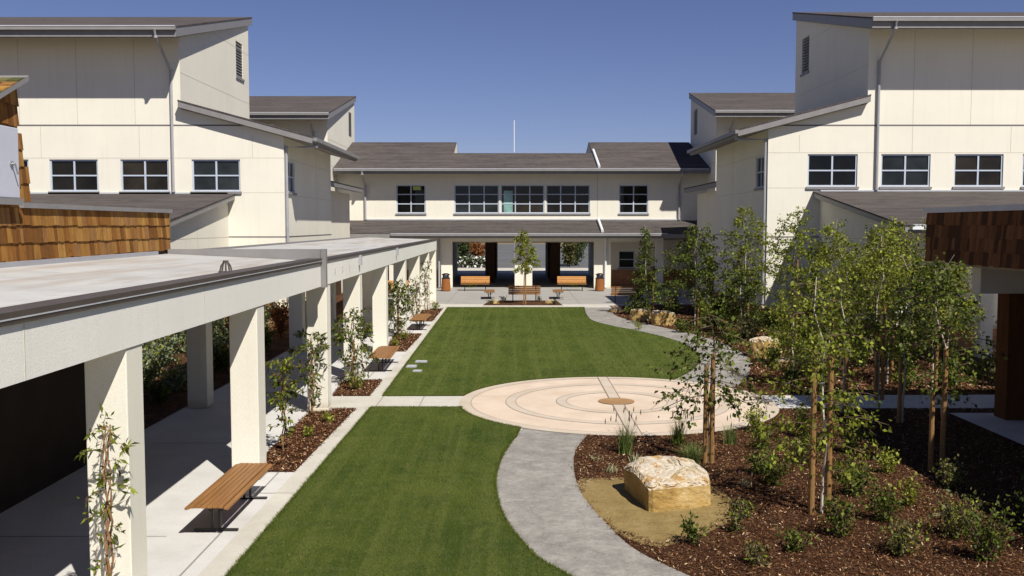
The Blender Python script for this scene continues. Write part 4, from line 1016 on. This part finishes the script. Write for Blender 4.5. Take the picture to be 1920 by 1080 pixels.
for k, (x, y, w, h) in enumerate(((-4.0,24.3,.5,.4),(-4.1,18.9,.25,.2),(-3.95,20.3,.25,.16),(-4.0,35.0,.35,.3),(-3.9,47.6,.6,.35),(-4.1,33.2,.4,.2))):
    shrub(x, y, w, h, ('low green plant at the foot of the bushy vine','tiny seedling in the first mulch bed nearer the camera','tiny seedling in the first mulch bed nearer the cross path','low plant at the foot of the dense tall vine','low plant at the far end of the last arcade bed','low plant in the bed right behind the middle bench')[k], 430+k, int(80+700*w*h), 'leafbright' if k in (1, 2, 5) else 'leaf', .06, group='small plants in the arcade beds')

# ornamental grasses
def tuft(x, y, h, n, label, seed, mat='tuft', heads=10, spread=.55, bw=.006):
    rng = np.random.default_rng(seed); t = thing('ornamental_grass', label, 'grass plant', (x, y, 0), 'grass tufts by the seating circle'); V = []; F = []
    def blade(a, s, L, w, b0):
        k = len(V); c, sn = math.cos(a), math.sin(a); px = np.array([-sn, c, 0])*w
        for i in range(5):
            q = i/4; p = np.array([x+b0[0]+c*s*L*q**1.7, y+b0[1]+sn*s*L*q**1.7, L*q*(1-.25*s*q)]); V.append(p-px*(1-q*.9)); V.append(p+px*(1-q*.9))
        for i in range(4): F.append((k+2*i, k+2*i+1, k+2*i+3, k+2*i+2))
        return V[-1]
    for _ in range(n): blade(rng.random()*6.28, rng.uniform(.1, spread), h*rng.uniform(.5, 1.0), bw, rng.normal(size=2)*.05)
    tips = [blade(rng.random()*6.28, rng.uniform(.1, .6), h*rng.uniform(1.05, 1.4), .005, rng.normal(size=2)*.03) for _ in range(heads)]
    mesh_np('blades', np.array(V), np.array(F), M[mat], t, None, Vector((x, y, 0)))
    if heads:
        m = MB()
        for p in tips: m.tube([tuple(p-np.array([0, 0, .05])), tuple(p), tuple(p+np.array([.005, 0, .06]))], [.004, .012, .002], 5)
        m.build('seed_heads', M['seed'], t)
tuft(2.05, 17.5, .62, 260, 'green fountain grass with seed heads in front of the seating circle', 500, heads=16)
tuft(3.16, 18.3, .55, 200, 'darker fountain grass with brown seed heads left of the circle tree', 501, 'leafdark', heads=18)
tuft(3.1, 16.6, .50, 420, 'fine bright green grass mound at the foot of the circle tree', 502, heads=0, spread=.9)
tuft(4.15, 18.3, .45, 160, 'small grass clump right of the circle tree', 503, heads=5)
tuft(2.12, 16.9, .20, 40, 'pale variegated grass tuft behind the big boulder', 504, 'tuftpale', 0, 1.0, .009)
tuft(1.66, 16.2, .17, 30, 'pale variegated grass tuft left of the big boulder', 505, 'tuftpale', 0, 1.1, .009)
tuft(1.45, 17.0, .14, 18, 'thin pale grass tuft near the path edge', 506, 'tuftpale', 0, 1.2, .006)
tuft(3.7, 15.3, .16, 30, 'tiny yellow flowered tuft right of the big boulder', 507, 'tuftpale', 3, .8, .006)

# lawn blades and mulch chips
def inside(px, py, poly):
    c = np.zeros(len(px), bool); n = len(poly); j = n-1
    for i in range(n):
        xi, yi = poly[i]; xj, yj = poly[j]
        if yi != yj: c ^= ((yi > py) != (yj > py)) & (px < (xj-xi)*(py-yi)/(yj-yi)+xi)
        j = i
    return c
def blades(name, poly, n, rng, hmax, wid, ylim, mat='blade'):
    x0, x1 = min(p[0] for p in poly), max(p[0] for p in poly); y0, y1 = max(ylim[0], min(p[1] for p in poly)), min(ylim[1], max(p[1] for p in poly))
    px = rng.uniform(x0, x1, n); py = rng.uniform(y0, y1, n); k = inside(px, py, poly); px, py = px[k], py[k]; n = len(px)
    a = rng.uniform(0, 6.28, n); w = wid*rng.uniform(.6, 1.3, n); h = hmax*rng.uniform(.4, 1, n)
    b = np.stack([px, py, np.full(n, .028)], 1); s = np.stack([np.cos(a)*w, np.sin(a)*w, 0*w], 1)
    t = b+np.stack([rng.normal(size=n)*h*.5, rng.normal(size=n)*h*.5, h], 1)
    V = np.stack([b-s, b+s, t], 1).reshape(-1, 3); F = np.arange(3*n).reshape(-1, 3)
    tag(mesh_np(name, V, F, M[mat]), 'short mown green grass of the lawn', 'grass', None, 'stuff')
rng = np.random.default_rng(9)
lawnA = [(-3.28,21.98),(-1.20,21.98)]+arc(191, 232, CR+.02)+pathL[2:]+[(-3.5,6)]
lawnB = [(-3.36,48.98)]+upL+arc(62, 167, CR+.02)+[(-3.22,23.44)]
blades('lawn_grass', lawnA, 170000, rng, .032, .0035, (9.5, 22.0))
blades('lawn_grass', lawnB, 110000, rng, .035, .007, (23, 49))
def edge_blades(name, poly, per_m, rng, ylim):
    P = []
    for i in range(len(poly)):
        (x0, y0), (x1, y1) = poly[i], poly[(i+1) % len(poly)]; L = math.hypot(x1-x0, y1-y0)
        if min(y0, y1) > ylim[1] or max(y0, y1) < ylim[0]: continue
        n = int(L*per_m); t = rng.random(n); P.append(np.stack([x0+(x1-x0)*t, y0+(y1-y0)*t], 1))
    P = np.concatenate(P); n = len(P); P = P+rng.normal(size=(n, 2))*.012
    a = rng.uniform(0, 6.28, n); h = .045*rng.uniform(.4, 1.1, n); w = .004*rng.uniform(.6, 1.3, n)
    b = np.stack([P[:, 0], P[:, 1], np.full(n, .015)], 1); s = np.stack([np.cos(a)*w, np.sin(a)*w, 0*w], 1)
    t = b+np.stack([rng.normal(size=n)*h*.8, rng.normal(size=n)*h*.8, h], 1)
    V = np.stack([b-s, b+s, t], 1).reshape(-1, 3)
    tag(mesh_np(name, V, np.arange(3*n).reshape(-1, 3), M['blade']), 'ragged grass along the lawn edge', 'grass', None, 'stuff')
edge_blades('lawn_grass', lawnA, 900, rng, (10, 22)); edge_blades('lawn_grass', lawnB, 500, rng, (23, 49))
def chips(name, poly, n, rng, ylim, s=.028, holes=()):
    x0, x1 = min(p[0] for p in poly), max(p[0] for p in poly); y0, y1 = max(ylim[0], min(p[1] for p in poly)), min(ylim[1], max(p[1] for p in poly))
    px = rng.uniform(x0, x1, n); py = rng.uniform(y0, y1, n); k = inside(px, py, poly)
    for hp in holes: k &= ~inside(px, py, hp)
    k &= ~((px > 9.65) & (py < 21.4))
    k &= ((px-CX)**2+(py-CY)**2) > (CR+.03)**2
    px, py = px[k], py[k]; n = len(px); px = px+rng.normal(size=n)*.028; py = py+rng.normal(size=n)*.028; a = rng.uniform(0, 6.28, n); L = s*rng.uniform(.4, 1.3, n); w = L*rng.uniform(.18, .4, n)
    tz = rng.normal(size=n)*.45; tw = rng.normal(size=n)*.5
    c = np.stack([px, py, .016+rng.random(n)*.02], 1)
    u = np.stack([np.cos(a)*np.cos(tz), np.sin(a)*np.cos(tz), np.sin(tz)], 1)*L[:, None]
    v = np.stack([-np.sin(a)*np.cos(tw), np.cos(a)*np.cos(tw), np.sin(tw)], 1)*w[:, None]
    V = np.stack([c-u-v*.6, c-u*.9+v, c+u+v*.7, c+u*.85-v], 1).reshape(-1, 3); F = np.arange(4*n).reshape(-1, 4)
    mi = rng.choice(4, n, p=(.44, .36, .155, .045))
    tag(mesh_np(name, V, F, [M['chip1'], M['chip2'], M['chip3'], M['chip4']], None, mi), 'loose red brown bark chips of the planting beds', 'mulch', None, 'stuff')
padp = [(1.09,15.75),(1.9,15.85),(2.7,15.9),(3.25,15.2),(3.3,14.2),(3.12,13.55),(2.5,12.8),(1.86,12.38),(1.4,12.95),(1.1,13.95),(.95,14.9)]
bedp = list(reversed(pathR))+[(1.6,20),(3,23),(14,23),(14,6)]
eastp = [(5.4,23.6),(5.4,21.85),(14,21.85),(14,23.7)]
pcx, pcy = 2.05, 14.2
chips('bark_chips', bedp, 190000, rng, (10.5, 22), .019, ([(pcx+(a-pcx)*.9, pcy+(b-pcy)*.9) for a, b in padp], eastp))
bedq = [(5.5,24.9)]+[(p[0], p[1]) for p in reversed(upR)]+[(4.9,51.0),(13,51),(13,23.8)]
chips('bark_chips', bedq, 60000, rng, (23.6, 50), .045, (eastp,))
for b in beds[:4]: chips('bark_chips', b, 9000, rng, (5, 50), .03)

# ------------------------------------------------------------------ beyond the passage
for k, (x, y, h, w, lf, lab) in enumerate(((-5.2,99,4.2,4.5,'treedark','dark green tree seen through the left opening'),(6.5,100,4.4,4.2,'treedark','dark green tree seen through the right opening'),(-3.6,97,2.4,2.2,'leafred','reddish shrub seen through the left opening'),(5.6,98,2.6,2.4,'leafolive','olive shrub seen through the right opening'))):
    shrub(x, y, w, h, lab, 600+k, 1500, lf, .28, 'tree' if h > 4 else 'shrub', 'tree' if h > 4 else 'shrub', 'plants beyond the passage')
t = thing('hedge', 'low white flowering hedge beyond the left opening', 'hedge', (-4.6, 95.8, 0)); rng = np.random.default_rng(77)
P = np.stack([rng.uniform(-6.5, -2.6, 900), rng.uniform(95.4, 96.4, 900), rng.uniform(0, 1.1, 900)], 1)
V, F = leaves(P, rng.normal(size=(900, 3)), np.full(900, .28), .5, rng); mesh_np('foliage', V, F, [M['treedark'], M['white_flower']], t, np.repeat((rng.random(900) < .35).astype(int), 2), Vector((-4.6, 95.8, 0)))
rng = np.random.default_rng(78)
nT = 60
for k in range(14):
    x = -58+k*9+rng.uniform(-2, 2); y = 222+rng.uniform(0, 20); h = rng.uniform(6, 9)
    shrub(x, y, 9, h*.9, 'broad dark tree in the row beyond the car park', 700+k, 600, 'treedark', .9, 'tree', 'tree', 'trees beyond the car park')

# ------------------------------------------------------------------ light, sky, camera
sd = bpy.data.lights.new('sun', 'SUN'); sd.energy = 5.0; sd.angle = R(.55); sd.color = (1.0, .955, .88)
so = bpy.data.objects.new('sun', sd); C.objects.link(so); so.rotation_euler = (-SUN).to_track_quat('-Z', 'Y').to_euler(); so.location = (10, -10, 30)
wd = bpy.data.worlds.new('World'); bpy.context.scene.world = wd; wd.use_nodes = True
nt = wd.node_tree; bg = nt.nodes['Background']; sk = nt.nodes.new('ShaderNodeTexSky'); sk.sky_type = 'NISHITA'; sk.sun_disc = False
sk.sun_elevation = math.asin(SUN.z); sk.sun_rotation = math.atan2(SUN.x, SUN.y); sk.altitude = 1200; sk.air_density = .95; sk.dust_density = 0; sk.ozone_density = 2.5
tn = nt.nodes.new('ShaderNodeMix'); tn.data_type = 'RGBA'; tn.blend_type = 'MULTIPLY'; tn.inputs[0].default_value = 1; tn.inputs[7].default_value = (.98, .89, 1.13, 1)
nt.links.new(sk.outputs[0], tn.inputs[6]); nt.links.new(tn.outputs[2], bg.inputs[0]); bg.inputs[1].default_value = .05
cd = bpy.data.cameras.new('camera'); cam = bpy.data.objects.new('camera', cd); C.objects.link(cam)
cd.sensor_width = 36; cd.lens = 36*1810/1920; cd.shift_x = -4/1920; cd.clip_end = 5000; cd.clip_start = .1
cam.location = (0, 0, 4.2); cam.rotation_euler = (R(90)-math.atan(118/1810), 0, 0)
sc = bpy.context.scene; sc.camera = cam
sc.view_settings.view_transform = 'Standard'; sc.view_settings.look = 'None'; sc.view_settings.exposure = .32; sc.view_settings.gamma = 1
sc.render.resolution_x = 1024; sc.render.resolution_y = 576
